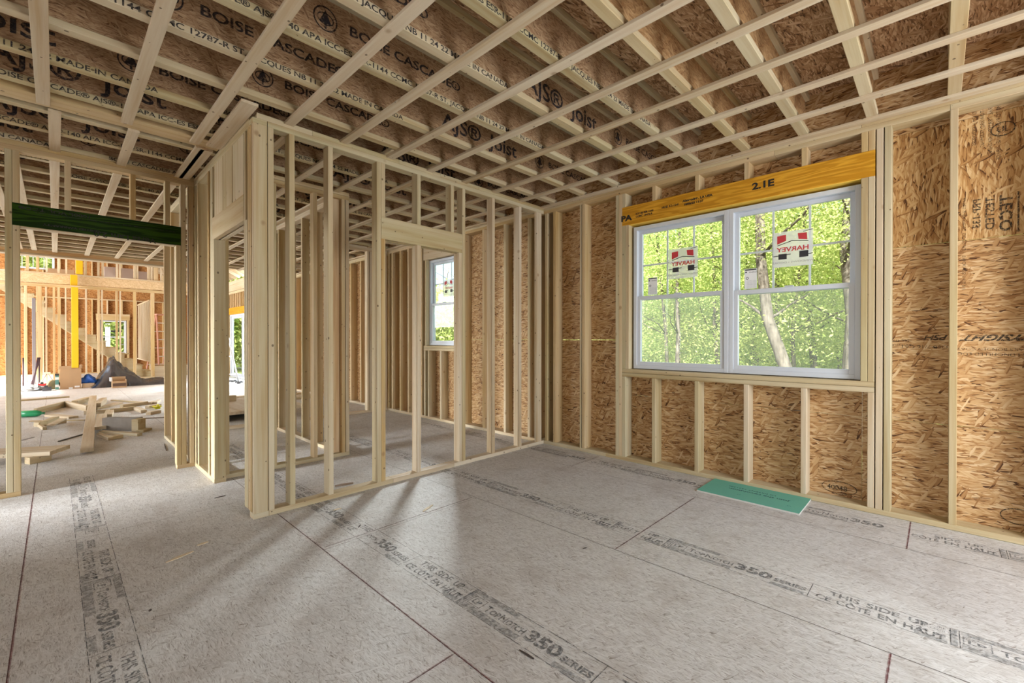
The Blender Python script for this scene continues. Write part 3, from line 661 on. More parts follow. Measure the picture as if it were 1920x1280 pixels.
# ------------------------------------------------------------------ view helper: where a sight line meets a depth plane or the floor
TH, PT, FF = .8026, .005, 828.
_f0 = Vector((math.sin(TH), math.cos(TH), 0)); _r = Vector((math.cos(TH), -math.sin(TH), 0)); _z = Vector((0, 0, 1))
_f = _f0*math.cos(PT)-_z*math.sin(PT); _u = _z*math.cos(PT)+_f0*math.sin(PT)
def ray(u, v): return _f*FF+_r*(u-960)+_u*(640-v)
def at_y(u, v, y): d = ray(u, v); return Vector((0, 0, CAMZ))+d*(y/d.y)
def at_z(u, v, z=0.): d = ray(u, v); return Vector((0, 0, CAMZ))+d*((z-CAMZ)/d.z)
def fx(u, y): return at_y(u, 600, y).x

# ------------------------------------------------------------------ stair wall at the end of the big room, two storeys
TY = 18.0
T = empty('stud_partition', (1.0, TY, 0), 'two storey stud wall with a floor band across it in front of the stairs', 'stud wall')
xplate(T, 'bottom_plate', -4, fx(292, TY), TY, 0, PIN)
xplate(T, 'top_plate', -4, 3.95, TY, 2.70, YEL); xplate(T, 'top_plate', -4, 3.95, TY, 2.74, YEL)
board('floor_band', (-4, TY-.03, 2.80), (3.95, TY+.0, 3.06), osb('pale_band_osb', (0, 2), [(.05, (.50, .34, .18)), (.5, (.66, .48, .28)), (.95, (.80, .64, .43))]), T, axis='X')
board('band_top_board', (-4, TY-.05, 3.062), (3.95, TY+.09, 3.10), PIN, T, axis='X')
for u, w in [(45, .06), (68, .11), (85, .038), (99, .05), (108, .05), (122, .03), (160, .038), (183, .05), (190, .038), (217, .05), (224, .038), (250, .07), (283, .09)]:
    xstud(T, fx(u, TY), TY, .038, 2.70, mat=YEL if w > .04 else PIN, w=w)
for u, w in [(32, .05), (49, .06), (68, .06), (86, .04), (108, .05), (123, .04), (158, .06), (183, .05), (191, .05), (218, .05), (223.5, .05), (251, .05), (256, .05), (277, .05), (283, .05), (288, .12), (301, .04)]:
    xstud(T, fx(u, TY), TY, 3.10, 5.0, mat=YEL if w > .05 else PIN, w=w)
xplate(T, 'top_plate', -4, 3.95, TY, 5.0, YEL)
# yellow column
x0 = fx(134, 17.6)
yc = empty('laminated_column', (x0, 17.6, 0), 'tall bright yellow square column standing in front of the stair wall', 'column')
board('column_shaft', (x0, 17.55, 0), (fx(147, 17.6), 17.70, 2.74), YPOST, yc, axis='Z'); board('column_shaft', (x0-.02, 17.72, 2.70), (fx(147, 17.6)-.01, 17.87, 3.06), YPOST, yc, axis='Z')
board('column_shaft', (fx(143, 17.6), 17.72, 3.10), (fx(156, 17.6), 17.90, 5.2), YPOST, yc, axis='Z')
board('column_cap', (x0-.05, 17.53, 2.70), (fx(147, 17.6)+.05, 17.72, 2.745), YEL, yc, axis='X')
gp = empty('steel_column', (fx(60, 17.8), 17.8, 0), 'slim grey steel column at the left of the stair wall', 'column')
board('column_shaft', (fx(60, 17.8), 17.75, .01), (fx(67, 17.8), 17.85, 2.35), plain('grey_steel', (.22, .20, .21), .5, .5, .3), gp, axis='Z')
board('base_plate', (fx(58, 17.8), 17.72, 0), (fx(69, 17.8), 17.88, .012), plain('grey_steel_plate', (.2, .19, .2), .5), gp, axis='X')
# stairs: stringer with cut steps plus treads
st = empty('staircase', (2.1, 18.6, 0), 'rough timber staircase descending to the right with cut stringer', 'staircase')
RISE, RUN = .192, .216
nst = 15; xb = 2.16
for yy in (18.35, 19.25):
    bm = bmesh.new()
    def lowz(x): return max(0., (xb-.12-x)*RISE/RUN-.12)
    for i in range(nst):
        xr, xl = xb-RUN*i, xb-RUN*(i+1); zt = RISE*(i+1)
        v8 = [bm.verts.new((x-xb, yo, z)) for yo in (-.02, .02) for x, z in ((xr, lowz(xr)), (xr, zt), (xl, zt), (xl, lowz(xl)))]
        for q in ((0, 1, 2, 3), (7, 6, 5, 4), (1, 5, 6, 2), (0, 4, 5, 1), (3, 2, 6, 7), (0, 3, 7, 4)): bm.faces.new([v8[k] for k in q])
    link('stringer', finish(bm, 'stringer', LUM['X']), (xb, yy, 0), st)
for i in range(1, nst): board('tread', (xb-RUN*i, 18.33, RISE*i+.001), (xb-RUN*(i-1)+.025, 19.27, RISE*i+.028), LUM, st, axis='Y')
# side partition rising with the stairs
SP = empty('stud_partition', (2.2, 19.8, .6), 'pale close-set studs above the lower end of the stairs', 'stud wall')
yp(SP, 'top_plate', 18.2, 21.2, 2.10, 2.46, PIN); yp(SP, 'bottom_plate', 18.2, 21.2, 2.10, .50, PIN)
for y in [18.2+.27*i for i in range(11)]: ystud(SP, y, x0=2.10, z0=.538, z1=2.46, mat=PIN)
# end wall
EW = empty('wall_far', (0, 22.05, 0), kind='structure')
for x in [-4+1.22*i for i in range(7)]:
    for z0, z1 in ((0, 1.22), (1.22, 2.7), (2.7, 3.1), (3.1, 3.62), (3.62, 6.6)):
        x1 = min(x+1.219, 4.1)
        wl_ = [(fx(187, 22), fx(237, 22), .70, 1.92), (fx(20, 22), fx(103, 22), 3.62, 5.0)]
        board_parts = [(x, x1, z0, z1)]
        for a, b, c, d in wl_:
            nx = []
            for p in board_parts:
                if p[1] <= a or p[0] >= b or p[3] <= c or p[2] >= d: nx.append(p); continue
                if p[0] < a: nx.append((p[0], a, p[2], p[3]))
                if p[1] > b: nx.append((b, p[1], p[2], p[3]))
                pa, pb = max(p[0], a), min(p[1], b)
                if p[2] < c: nx.append((pa, pb, p[2], c))
                if p[3] > d: nx.append((pa, pb, d, p[3]))
            board_parts = nx
        for p in board_parts: board('sheathing_sheet', (p[0]+.001, 22.14, p[2]+.001), (p[1]-.001, 22.152, p[3]-.001), OSB_XZ, EW, axis='X', ch=0)
xplate(EW, 'bottom_plate', -4, 4.1, 22.0, 0, YEL, d=.13); xplate(EW, 'top_plate', -4, 4.1, 22.0, 2.66, YEL, d=.13); xplate(EW, 'bottom_plate', -4, 4.1, 22.0, 3.10, YEL, d=.13)
wx0, wx1 = fx(187, 22), fx(237, 22); vx0, vx1 = fx(20, 22), fx(103, 22)
for i in range(20):
    x = -3.95+.406*i
    if wx0-.05 < x < wx1: 
        xstud(EW, x, 22.0, .038, .66, mat=YEL, d=.13); xstud(EW, x, 22.0, 2.16, 2.66, mat=YEL, d=.13)
    else: xstud(EW, x, 22.0, .038, 2.66, mat=YEL, d=.13)
    if vx0-.05 < x < vx1: xstud(EW, x, 22.0, 3.138, 3.60, mat=YEL, d=.13)
    else: xstud(EW, x, 22.0, 3.138, 6.0, mat=YEL, d=.13)
board('window_header', (wx0-.1, 21.99, 1.93), (wx1+.1, 22.08, 2.16), YEL, EW, axis='X'); board('window_sill_plate', (wx0-.1, 21.99, .66), (wx1+.1, 22.12, .70), YEL, EW, axis='X')
board('jack_stud', (wx0-.08, 21.99, .038), (wx0-.02, 22.10, 1.93), YEL, EW, axis='Z'); board('jack_stud', (wx1+.02, 21.99, .038), (wx1+.08, 22.10, 1.93), YEL, EW, axis='Z')
for nm, a, b, c, d, mm in (('window_3', wx0, wx1, .70, 1.92, 1), ('window_4', vx0, vx1, 3.62, 5.0, 2)):
    w_ = empty(nm, ((a+b)/2, 22.1, c), kind='structure')
    boxes('window_frame', [((a, 22.06, c), (a+.06, 22.16, d)), ((b-.06, 22.06, c), (b, 22.16, d)), ((a+.06, 22.06, c), (b-.06, 22.16, c+.05), 'X'), ((a+.06, 22.06, d-.05), (b-.06, 22.16, d), 'X'), ((a+.06, 22.08, (c+d)/2-.02), (b-.06, 22.13, (c+d)/2+.02), 'X')], VINYL, w_)
    if mm == 2:
        boxes('window_grille', [((a+(b-a)*k/4-.012, 22.11, c+.05), (a+(b-a)*k/4+.012, 22.125, d-.05), 'Z') for k in (1, 2, 3)]+[((a+.06, 22.11, c+.40), (b-.06, 22.125, c+.42), 'X')], GRILLE, w_, ch=0)
    board('window_pane', (a+.05, 22.10, c+.04), (b-.05, 22.104, d-.04), GLASS, w_, ch=0)
tg = bpy.data.materials.get('label_black')
tag(board('window_label', (wx0+.30, 22.09, 1.50), (wx0+.62, 22.095, 1.56), BLK, ch=0, axis='X'), 'dark strip label on the far window behind the stairs', 'label')
# upper floor deck, its joists seen from below
UF = empty('upper_floor', (0, 20, 2.77), kind='structure')
UF.name = 'floor_upper'
board('deck', (-4, 18.09, 3.075), (3.95, 21.99, 3.095), OSB_SUB, UF, axis='X', ch=0)
for i in range(9): board('floor_joist', (-4, 18.3+.41*i, 2.79), (3.95, 18.34+.41*i, 3.07), LUM, UF, axis='X')
for i in range(9): board('ceiling_strap', (-3+.8*i, 18.1, 2.765), (-2.94+.8*i, 21.98, 2.785), PIN, UF, axis='Y')
# roof over the tall room
RF = empty('ceiling_vault', (0, 16, 4), kind='structure')
def rafter(y, name='rafter', m=PIN):
    bm = bmesh.new(); L = 7.6; box_bm(bm, (-L/2, -.019, -.12), (L/2, .019, .12), .002, 'X')
    a = math.atan(.55); cx, cz = 4.05-math.cos(a)*L/2, 3.22+math.sin(a)*L/2
    return link(name, finish(bm, name, m['X']), (cx, y, cz), RF, (0, a, 0))
for i in range(26): rafter(11.6+.406*i)
a = math.atan(.55)
bm = bmesh.new(); box_bm(bm, (-4.2, -5.4, -.01), (4.2, 5.4, .01)); link('roof_deck', finish(bm, 'roof_deck', OSB_SUB), (4.3-math.cos(a)*4.2, 16.9, 3.25+math.sin(a)*4.2+.15), RF, (0, a, 0))
board('roof_deck', (-7.2, 11.4, 6.9), (-2.6, 22.5, 6.95), OSB_SUB, RF, axis='Y', ch=0)
board('rafter_plate', (3.98, 11.9, 2.775), (4.02, 22, 3.10), PIN, RF, axis='Y')
for i in range(3): board('wall_sheathing', (-7.1, 11.45+.0, 3.1+1.22*i), (4.0, 11.46, 3.1+1.22*i+1.218), OSB_XZ, RF, axis='X', ch=0)

# patio door
door_1 = empty('door_1', (4.08, 14.4, 0), kind='structure')
boxes('door_frame', frame_boxes(11.95, 14.35, .0, 2.03, .06, 4.03, 4.13)+frame_boxes(14.40, 16.88, .0, 2.03, .06, 4.03, 4.13), VINYL, door_1)
for a, b in [(12.02, 13.18), (13.14, 14.28), (14.47, 15.66), (15.62, 16.8)]:
    s_ = boxes('door_panel', frame_boxes(a, b, .06, 1.97, .07, 4.06, 4.10), VINYL, door_1); board('door_pane', (4.078, a+.06, .12), (4.082, b-.06, 1.91), GLASS, s_, ch=0)

# ------------------------------------------------------------------ things on the floor near the window
dw = empty('drywall_offcut', (3.79, 1.05, 0), 'flat green moisture-resistant drywall strip lying on the floor under the big window', 'drywall')
GRN = plain('green_drywall_paper', (.16, .47, .36), .75, .2, noise=.12, nscale=5)
b1 = board('paper_face', (3.595, .694, .0125), (3.995, 1.40, .0135), GRN, dw, axis='Y', ch=0)
board('gypsum_core', (3.595, .694, .0005), (3.995, 1.40, .0125), plain('gypsum_core', (.62, .60, .55), .9, noise=.2, nscale=40), dw, axis='Y', ch=.0005)
INK_G = ink('drywall_ink', (.03, .12, .16), .75, 50, .6)
gs = [(text_geo('Join the revolution', .042, 1.35, .0012), 0, 0, 0), (text_geo('US PATENT 5221386', .030, 1.3, .0006), .10, -.055, 0), (ring2(-.02, .12, .012, .010, .002), 0, 0, 0), (ring2(.32, .12, .012, .010, .002), 0, 0, 0)]
decal('drywall_lettering', gs, INK_G, (3.83, .80, .0139), (0, 1, 0), (-1, 0, 0), b1)
def chip(name, pts, z, mat, label, cat, group=None, h=.002):
    bm = bmesh.new(); c = sum((Vector((*p, 0)) for p in pts), Vector())/len(pts)
    a = [bm.verts.new((p[0]-c.x, p[1]-c.y, 0)) for p in pts]; b = [bm.verts.new((p[0]-c.x, p[1]-c.y, h)) for p in pts]; n = len(pts)
    for i in range(n): bm.faces.new((a[i], a[(i+1) % n], b[(i+1) % n], b[i]))
    bm.faces.new(b); bm.faces.new(a[::-1])
    return tag(link(name, finish(bm, name, mat), (c.x, c.y, z)), label, cat, group)
PALE = plain('fresh_wood', (.72, .60, .42), .7, .2)
def sliver(u0, v0, u1, v1, w, label, mat=None, z=.001, name='wood_sliver', grp='wood slivers scattered on the floor', h=.003):
    a = at_z(u0, v0).xy; b = at_z(u1, v1).xy; d = (b-a).normalized(); n = Vector((-d.y, d.x))*w/2; m = (a+b)/2+n*.5
    return chip(name, [a+n*.4, a-n*.5, m-n*1.6, b-n*.6, b+n*.5, m+n*.9][:6], z, mat or PALE, label, 'wood sliver', grp, h)
sliver(311, 1055, 362, 1034, .022, 'long pale wood sliver on the left part of the floor')
sliver(370, 1023, 390, 1016, .020, 'short pale wood sliver just behind the long one')
sliver(793, 959, 811, 947, .020, 'pale wood chip on the floor in front of the partition doorway')
sliver(625, 957, 640, 953, .016, 'small pale chip beside the bottom plate of the front partition')
sliver(560, 868, 612, 857, .022, 'pale splinter lying behind the front partition')
sliver(628, 912, 662, 906, .030, 'brown bark strip behind the front partition', plain('bark_strip', (.30, .22, .16), .8), h=.008)
DK = plain('dark_bit', (.07, .055, .05), .7)
sliver(974, 1219, 1001, 1236, .007, 'thin black plastic strip beside the printed band at front', DK)
sliver(402, 934, 423, 929, .006, 'thin dark splinter on the floor left of the end post', DK)
sliver(279, 1145, 284, 1144, .016, 'small dark leaf near the left printed band', DK)
sliver(1093, 1029, 1100, 1027, .006, 'tiny dark staple near the middle of the floor', DK)
sliver(672, 989, 676, 984, .008, 'tiny dark chip in front of the partition', DK)
sliver(308, 832, 312, 845, .01, 'dark curl of tape in the left doorway', DK)
sliver(754, 722, 761, 727, .01, 'dark curl of strapping on the hall floor', DK)

# ------------------------------------------------------------------ scrap lumber in the bright room
SCR = 'scrap lumber cut-offs strewn in the bright room'
def scrap(u0, v0, u1, v1, w, h, label, z=0., mat=None, tilt=0., name='lumber_offcut', tone=None):
    """a board lying between two floor points seen at those pixels"""
    a = at_z(u0, v0, z); b = at_z(u1, v1, z); d = b-a; L = d.length; c = (a+b)/2; yaw = math.atan2(d.y, d.x)
    bm = bmesh.new(); box_bm(bm, (-L/2, -w/2, 0), (L/2, w/2, h), .002, 'X')
    o = link(name, finish(bm, name, (mat or PIN)['X'] if isinstance(mat or PIN, dict) else mat), (c.x, c.y, z+.0005), rot=(0, -tilt, yaw)); return tag(o, label, 'wood', SCR)
scrap(163, 842, 174.5, 748, .105, .038, 'long pale board lying toward the camera across the scrap pile', z=.045, tilt=.012)
scrap(-60, 857, 113, 847, .30, .04, 'wide pale plank in the left doorway, stacked on a short block', z=.067, name='plank')
scrap(51, 870, 92, 862, .09, .065, 'short block under the wide plank in the left doorway', mat=LUM)
jb = scrap(198, 806, 262, 806, .10, .17, 'boxy cut-off standing on edge beside the long pale board', mat=plain('weathered_grey_osb', (.30, .27, .24), .8, noise=.5, nscale=9), name='box_offcut')
scrap(254, 808, 266, 808, .12, .165, 'end block of the boxy cut-off', mat=LUM)
scrap(190, 812, 262, 817, .06, .035, 'narrow board in front of the boxy cut-off', mat=LUM)
scrap(206, 824, 226, 820, .09, .04, 'small block in front of the narrow board', mat=LUM)
scrap(186, 817, 208, 825, .05, .035, 'stick meeting the small block at an angle')
scrap(262, 811, 278, 806, .09, .03, 'small block right of the boxy cut-off', mat=LUM)
scrap(188, 805, 191, 780, .12, .04, 'short wide board between the long board and the boxy cut-off', z=.03)
scrap(202, 784, 206, 775, .10, .06, 'pale block behind the boxy cut-off')
scrap(200, 788, 308, 783, .03, .012, 'long thin dark lath lying behind the boxy cut-off', mat=plain('dark_lath', (.20, .14, .10), .7), name='lath')
scrap(68, 800, 120, 792, .10, .06, 'lower block of the small pile at left', mat=LUM)
scrap(82, 796, 105, 787, .07, .05, 'tilted block on the small pile at left', z=.06, mat=LUM)
scrap(95, 798, 118, 786, .08, .018, 'white-faced piece on the small pile at left', z=.10)
scrap(70, 797, 84, 806, .04, .04, 'stub at the front of the small pile at left', mat=LUM)
scrap(66, 777, 122, 762, .038, .10, 'brown board on edge behind the green bottle', mat=LUM)
scrap(122, 762, 164, 771, .038, .10, 'board on edge meeting the brown board at an angle')
scrap(140, 760, 168, 752, .09, .09, 'thick block behind the long pale board', mat=LUM)
scrap(92, 780, 138, 784, .12, .03, 'flat board between the two left piles')
scrap(56, 790, 160, 788, .04, .012, 'thin lath under the left pile', mat=LUM, name='lath')
scrap(158, 777, 204, 774, .06, .06, 'grey-white block crossing behind the long board')
scrap(207, 773, 254, 768, .06, .06, 'tan stick right of the long board', mat=LUM)
scrap(228, 765, 275, 758, .07, .06, 'thick tan stick further right', mat=LUM)
scrap(255, 768, 270, 774, .08, .05, 'pale block beside the thick tan stick')
scrap(278, 778, 298, 774, .08, .05, 'small block at the right of the scrap pile')
scrap(276, 766, 299, 762, .08, .05, 'block beside the yellow tape')
scrap(279, 758, 291, 755, .07, .04, 'little block at the far right of the pile')
scrap(291, 757, 298, 753, .06, .04, 'farthest little block at right')
scrap(182, 766, 194, 755, .10, .10, 'upright chunk just right of the long board')
scrap(196, 764, 222, 757, .14, .03, 'flat pale board right of the upright chunk')
scrap(210, 751, 262, 755, .05, .02, 'thin strip at the back of the pile', mat=LUM, name='lath')
scrap(180, 768, 206, 763, .05, .03, 'reddish stick behind the pile', mat=LUM)
scrap(262, 754, 280, 758, .05, .02, 'thin piece beside the far blocks')
scrap(110, 828, 158, 814, .02, .012, 'thin dark strip pointing at the long board', mat=plain('dark_strip', (.09, .08, .07), .6), name='lath')
scrap(40, 826, 62, 820, .03, .006, 'flat grey shim on the wide plank', z=.116, mat=plain('grey_shim', (.35, .33, .32), .7), name='shim')
scrap(36, 752, 130, 745, .05, .03, 'long dark lath at the back left', mat=LUM, name='lath')
# green bottle
gb = at_z(60, 781); GB = plain('green_plastic', (.03, .38, .16), .2, .6)
bo = empty('plastic_bottle', (gb.x, gb.y, 0), 'green plastic bottle lying at the left edge of the scrap pile', 'bottle', rot=(0, 0, -.5))
bm = bmesh.new(); tube(bm, [(-.16, 0, 0), (-.15, 0, 0), (-.05, 0, 0), (.06, 0, 0), (.10, 0, 0), (.13, 0, 0)], [.03, .048, .05, .05, .035, .015], 12); o = link('bottle_body', finish(bm, 'bottle_body', GB), (gb.x, gb.y, .051)); o.parent = bo; o.location = (0, 0, .051)
bm = bmesh.new(); tube(bm, [(.125, 0, 0), (.155, 0, 0)], [.018, .018], 10); o = link('bottle_cap', finish(bm, 'bottle_cap', plain('green_cap', (.02, .2, .09), .4)), (gb.x, gb.y, .051)); o.parent = bo; o.location = (0, 0, .051)
yt = at_z(295, 766)
bm = bmesh.new(); bmesh.ops.create_icosphere(bm, subdivisions=3, radius=.09)
for v in bm.verts:
    n = .7+.5*math.sin(v.co.x*40+1)*math.cos(v.co.y*33)+.2*math.sin(v.co.z*60); v.co *= n; v.co.z = max(v.co.z*.55, -.03)
tag(link('caution_tape', finish(bm, 'caution_tape', plain('yellow_tape', (.72, .68, .03), .35)), (yt.x, yt.y, .032)), 'crumpled yellow tape at the right of the scrap pile', 'tape')

# ------------------------------------------------------------------ supplies by the stair wall
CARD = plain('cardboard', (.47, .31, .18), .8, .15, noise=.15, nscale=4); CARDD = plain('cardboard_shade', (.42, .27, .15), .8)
TB = plain('shipping_tape', (.72, .62, .48), .35)
BY = 15.45
xa, xb2 = fx(112, BY), fx(152, BY)
bx = empty('cardboard_box', ((xa+xb2)/2, BY+.2, 0), 'big open cardboard box standing in front of the yellow column', 'box')
hbx = .50
boxes('box_wall', [((xa, BY, 0), (xb2, BY+.01, hbx)), ((xa, BY+.38, 0), (xb2, BY+.39, hbx)), ((xa, BY+.01, 0), (xa+.01, BY+.38, hbx)), ((xb2-.01, BY+.01, 0), (xb2, BY+.38, hbx)), ((xa+.01, BY+.01, 0), (xb2-.01, BY+.38, .01))], CARD, bx, ch=0)
board('box_flap', (xa-.02, BY-.06, hbx-.01), (xb2-.18, BY-.05, hbx+.07), CARD, bx, axis='X', ch=0); board('box_flap', (xb2-.02, BY+.05, hbx), (xb2+.02, BY+.36, hbx+.08), CARDD, bx, axis='Y', ch=0)
board('shipping_label', (xb2-.12, BY-.003, .03), (xb2-.03, BY-.001, .07), WHT, bx, axis='X', ch=0); board('shipping_tape', (xa+.15, BY-.003, .0), (xa+.22, BY-.001, .04), WHT, bx, axis='X', ch=0)
TEAL = plain('teal_carton', (.10, .28, .26), .5)
o = empty('paint_carton', (fx(107, BY), BY+.1, 0), 'teal and white carton tucked at the left of the big cardboard box', 'box')
boxes('carton_body', [((fx(103, BY), BY+.02, 0), (xa-.02, BY+.22, .34))], TEAL, o); board('carton_lid', (fx(103, BY)-.005, BY+.015, .34), (xa-.015, BY+.225, .38), BLK, o, axis='X'); board('carton_band', (fx(103, BY)-.002, BY+.016, .24), (xa-.018, BY+.019, .30), WHT, o, axis='X', ch=0); board('carton_band', (fx(103, BY)-.002, BY+.016, .06), (xa-.018, BY+.019, .12), WHT, o, axis='X', ch=0)
SYs = 14.9
sa, sb = fx(210, SYs), fx(237, SYs)
o = empty('cardboard_box', ((sa+sb)/2, SYs+.15, 0), 'small open printed cardboard box in front of the black plastic sheet', 'box')
boxes('box_wall', [((sa, SYs, 0), (sb, SYs+.01, .17)), ((sa, SYs+.24, 0), (sb, SYs+.25, .27)), ((sa, SYs+.01, 0), (sa+.01, SYs+.24, .20)), ((sb-.01, SYs+.01, 0), (sb, SYs+.24, .20))], CARD, o, ch=0)
board('box_flap', (sa-.04, SYs+.02, .17), (sa, SYs+.22, .26), WHT, o, axis='Y', ch=0); board('printed_band', (sa+.01, SYs-.003, .04), (sb-.01, SYs-.001, .12), plain('brown_print', (.12, .07, .05), .7), o, axis='X', ch=0)
# black plastic sheet heap
prof = [(168, .03), (176, .10), (186, .34), (196, .52), (205, .70), (212, .74), (220, .60), (232, .46), (243, .38), (252, .30), (262, .18), (274, .12), (290, .16), (305, .15), (316, .05)]
bm = bmesh.new(); NX, NY = 90, 30; g0 = []
hr = random.Random(3)
PY = 15.75
xs_ = [fx(p[0], PY) for p in prof]
def hz(x):
    for i in range(len(xs_)-1):
        if xs_[i] <= x <= xs_[i+1]: t = (x-xs_[i])/(xs_[i+1]-xs_[i]); return prof[i][1]*(1-t)+prof[i+1][1]*t
    return 0
from mathutils import noise as mnoise
for i in range(NX+1):
    x = xs_[0]+(xs_[-1]-xs_[0])*i/NX; row = []
    for j in range(NY+1):
        t = j/NY*2-1; e = max(0, 1-abs(t)**1.6); n = mnoise.noise(Vector((x*5, t*4, 0)))*.5+abs(mnoise.noise(Vector((x*9+t*3, t*7, 3))))*.5-.1
        z = hz(x)*e**.7*(1+.30*n)+.02*abs(n); row.append(bm.verts.new((x-1, t*.55+.05*n, max(z, .004))))
    g0.append(row)
for i in range(NX):
    for j in range(NY): f = bm.faces.new((g0[i][j], g0[i+1][j], g0[i+1][j+1], g0[i][j+1])); f.smooth = (i*7+j*3) % 4 != 0
me = finish(bm, 'plastic_sheet', plain('black_plastic_film', (.018, .024, .034), .22, .9))
tag(link('plastic_sheet', me, (1, PY, 0)), 'crumpled heap of black plastic sheeting in front of the stairs', 'plastic sheet')
bm = bmesh.new(); bmesh.ops.create_icosphere(bm, subdivisions=3, radius=.12)
for v in bm.verts: v.co.x *= 1.5; v.co *= 1+.25*math.sin(v.co.x*25+v.co.z*18); v.co.z = max(v.co.z, -.09)
bl = at_z(166, 712); tag(link('tarpaulin', finish(bm, 'tarpaulin', plain('blue_tarpaulin', (.02, .10, .42), .4)), (fx(166, 15.6), 15.6, .20)), 'bundled blue tarpaulin between the big box and the black sheet', 'tarpaulin')
tag(board('low_crate', (fx(156, 15.6)-.02, 15.5, 0), (fx(176, 15.6), 15.75, .115), plain('raw_pine', (.62, .48, .33), .7), axis='X'), 'low pale crate under the blue tarpaulin', 'crate')
# tool tray, sawhorse-like stand, bars, sundries
RT = plain('red_tray', (.42, .03, .03), .4)
ty = 15.6
o = empty('tool_tray', (fx(77, ty), ty, 0), 'red tool tray with a raised rim on the floor left of the carton', 'tool tray')
boxes('tray_body', [((fx(70, ty), ty-.1, .0), (fx(86, ty), ty+.12, .10)), ((fx(70, ty), ty-.1, .10), (fx(86, ty), ty-.08, .15)), ((fx(70, ty), ty+.1, .10), (fx(86, ty), ty+.12, .15))], RT, o)
board('tray_handle', (fx(75, ty), ty, .10), (fx(81, ty), ty+.02, .19), BLK, o, axis='X')
tag(boxes('power_tool_case', [((fx(79, ty), ty-.42, 0), (fx(96, ty), ty-.24, .09)), ((fx(83, ty), ty-.38, .09), (fx(90, ty), ty-.30, .13))], BLK), 'low black tool case in front of the red tray', 'tool case')
bm = bmesh.new(); bmesh.ops.create_icosphere(bm, subdivisions=3, radius=.16)
for v in bm.verts: n = 1+.35*mnoise.noise(v.co*14); v.co *= n; v.co.z = max(v.co.z*.55, -.06); v.co.x *= 1.3
tag(link('rag_pile', finish(bm, 'rag_pile', plain('grey_rags', (.28, .29, .30), .8, noise=.8, nscale=14)), (fx(58, 15.5), 15.5, .062)), 'grey mottled pile of rags at the left end of the supplies', 'rags')
def stand(u, y, hgt, spread, label, mat):
    x = fx(u, y); o = empty('work_stand', (x, y, 0), label, 'stand')
    for sx in (-1, 1):
        for sy in (-1, 1):
            bm = bmesh.new(); tube(bm, [(0, 0, hgt), (sx*spread, sy*.15, .01)], .014, 6); q = link('leg', finish(bm, 'leg', mat), (x, y, 0), o)
    board('top_rail', (x-.06, y-.02, hgt-.02), (x+.06, y+.02, hgt+.03), mat, o, axis='X'); board('cross_bar', (x-spread*.7, y-.01, hgt*.3), (x+spread*.7, y+.01, hgt*.3+.025), mat, o, axis='X')
stand(88, 16.4, .36, .17, 'small pale folding stand behind the red tool tray', plain('pale_stand', (.72, .58, .46), .6))
bm = bmesh.new(); tube(bm, [(0, -.05, 0), (0, .05, 0)], .11, 20); tag(link('tape_roll', finish(bm, 'tape_roll', CARD), (fx(99, 15.7), 15.7, .112), rot=(0, 0, .4)), 'round roll standing beside the teal carton', 'roll')
for u, t, lab in [(43, .0, 'thin dark bar leaning upright at the far left'), (57, .22, 'dark bar leaning right beside the grey column'), (61, .12, 'second dark bar leaning against the grey column'), (73, 0, 'thin metal rod standing left of the stand')]:
    y = 16.9; x = fx(u, y); hgt = .75
    bm = bmesh.new(); tube(bm, [(0, 0, .01), (t*hgt, .05, hgt)], .018, 6); tag(link('pry_bar', finish(bm, 'pry_bar', plain('dark_bar', (.07, .04, .05), .5)), (x, y, 0)), lab, 'bar', 'bars leaning by the stair wall')
# grey boxes on the upper floor
for u0, u1, h_, lab in [(196, 217, .36, 'left of the three grey cartons on the upper floor'), (229, 250, .36, 'middle of the three grey cartons on the upper floor'), (258, 276, .30, 'right of the three grey cartons on the upper floor')]:
    y = 19.2; tag(board('carton', (fx(u0, y), y, 3.096), (fx(u1, y), y+.4, 3.096+h_+.1), plain('grey_carton', (.45, .36, .32), .8), axis='X'), lab, 'box', 'cartons on the upper floor')
tag(board('carton', (fx(90, 19.5), 19.5, 3.096), (fx(140, 19.5), 19.9, 3.096+.30), CARD, axis='X'), 'long low carton on the upper floor left of the yellow column', 'box', 'cartons on the upper floor')
# wooden platform right of the stairs
tag(board('plywood_platform', (fx(288, 18.7), 18.55, 0), (3.9, 19.6, .34), PIN, axis='X'), 'pale plywood platform at the foot of the stairs', 'platform')
# ladders
def ladder(xl, yl, hgt, half, depth, label, rail, rung, yaw=0, n=6):
    o = empty('step_ladder', (xl, yl, 0), label, 'ladder', rot=(0, 0, yaw))
    def add(nm, bm, m): q = bpy.data.objects.new(nm, finish(bm, nm, m)); COL.objects.link(q); q.parent = o; return q
    for sy, k in ((-1, 'front'), (1, 'back')):
        for sx in (-1, 1):
            bm = bmesh.new(); tube(bm, [(sx*half, sy*depth, .012), (sx*half*.55, sy*.03, hgt)], .028 if sy < 0 else .02, 6)
            q = add('side_rail', bm, rail); bm = bmesh.new(); box_bm(bm, (sx*half-.035, sy*depth-.03, 0), (sx*half+.035, sy*depth+.03, .05)); f_ = add('rubber_foot', bm, BLK)
    for i in range(1, n+1):
        t = i/(n+1); w_ = half*(1-.45*t); y_ = -depth*(1-t)-.03*t
        bm = bmesh.new(); box_bm(bm, (-w_, y_-.04, hgt*t), (w_, y_+.04, hgt*t+.03), .004, 'X'); add('step', bm, rung)
        if i % 2: bm = bmesh.new(); box_bm(bm, (-w_, -y_-.015, hgt*t), (w_, -y_+.015, hgt*t+.02), .002, 'X'); add('rear_brace', bm, rung)
    bm = bmesh.new(); box_bm(bm, (-half*.62, -.09, hgt), (half*.62, .09, hgt+.05), .006, 'X'); add('top_cap', bm, rail)
    return o
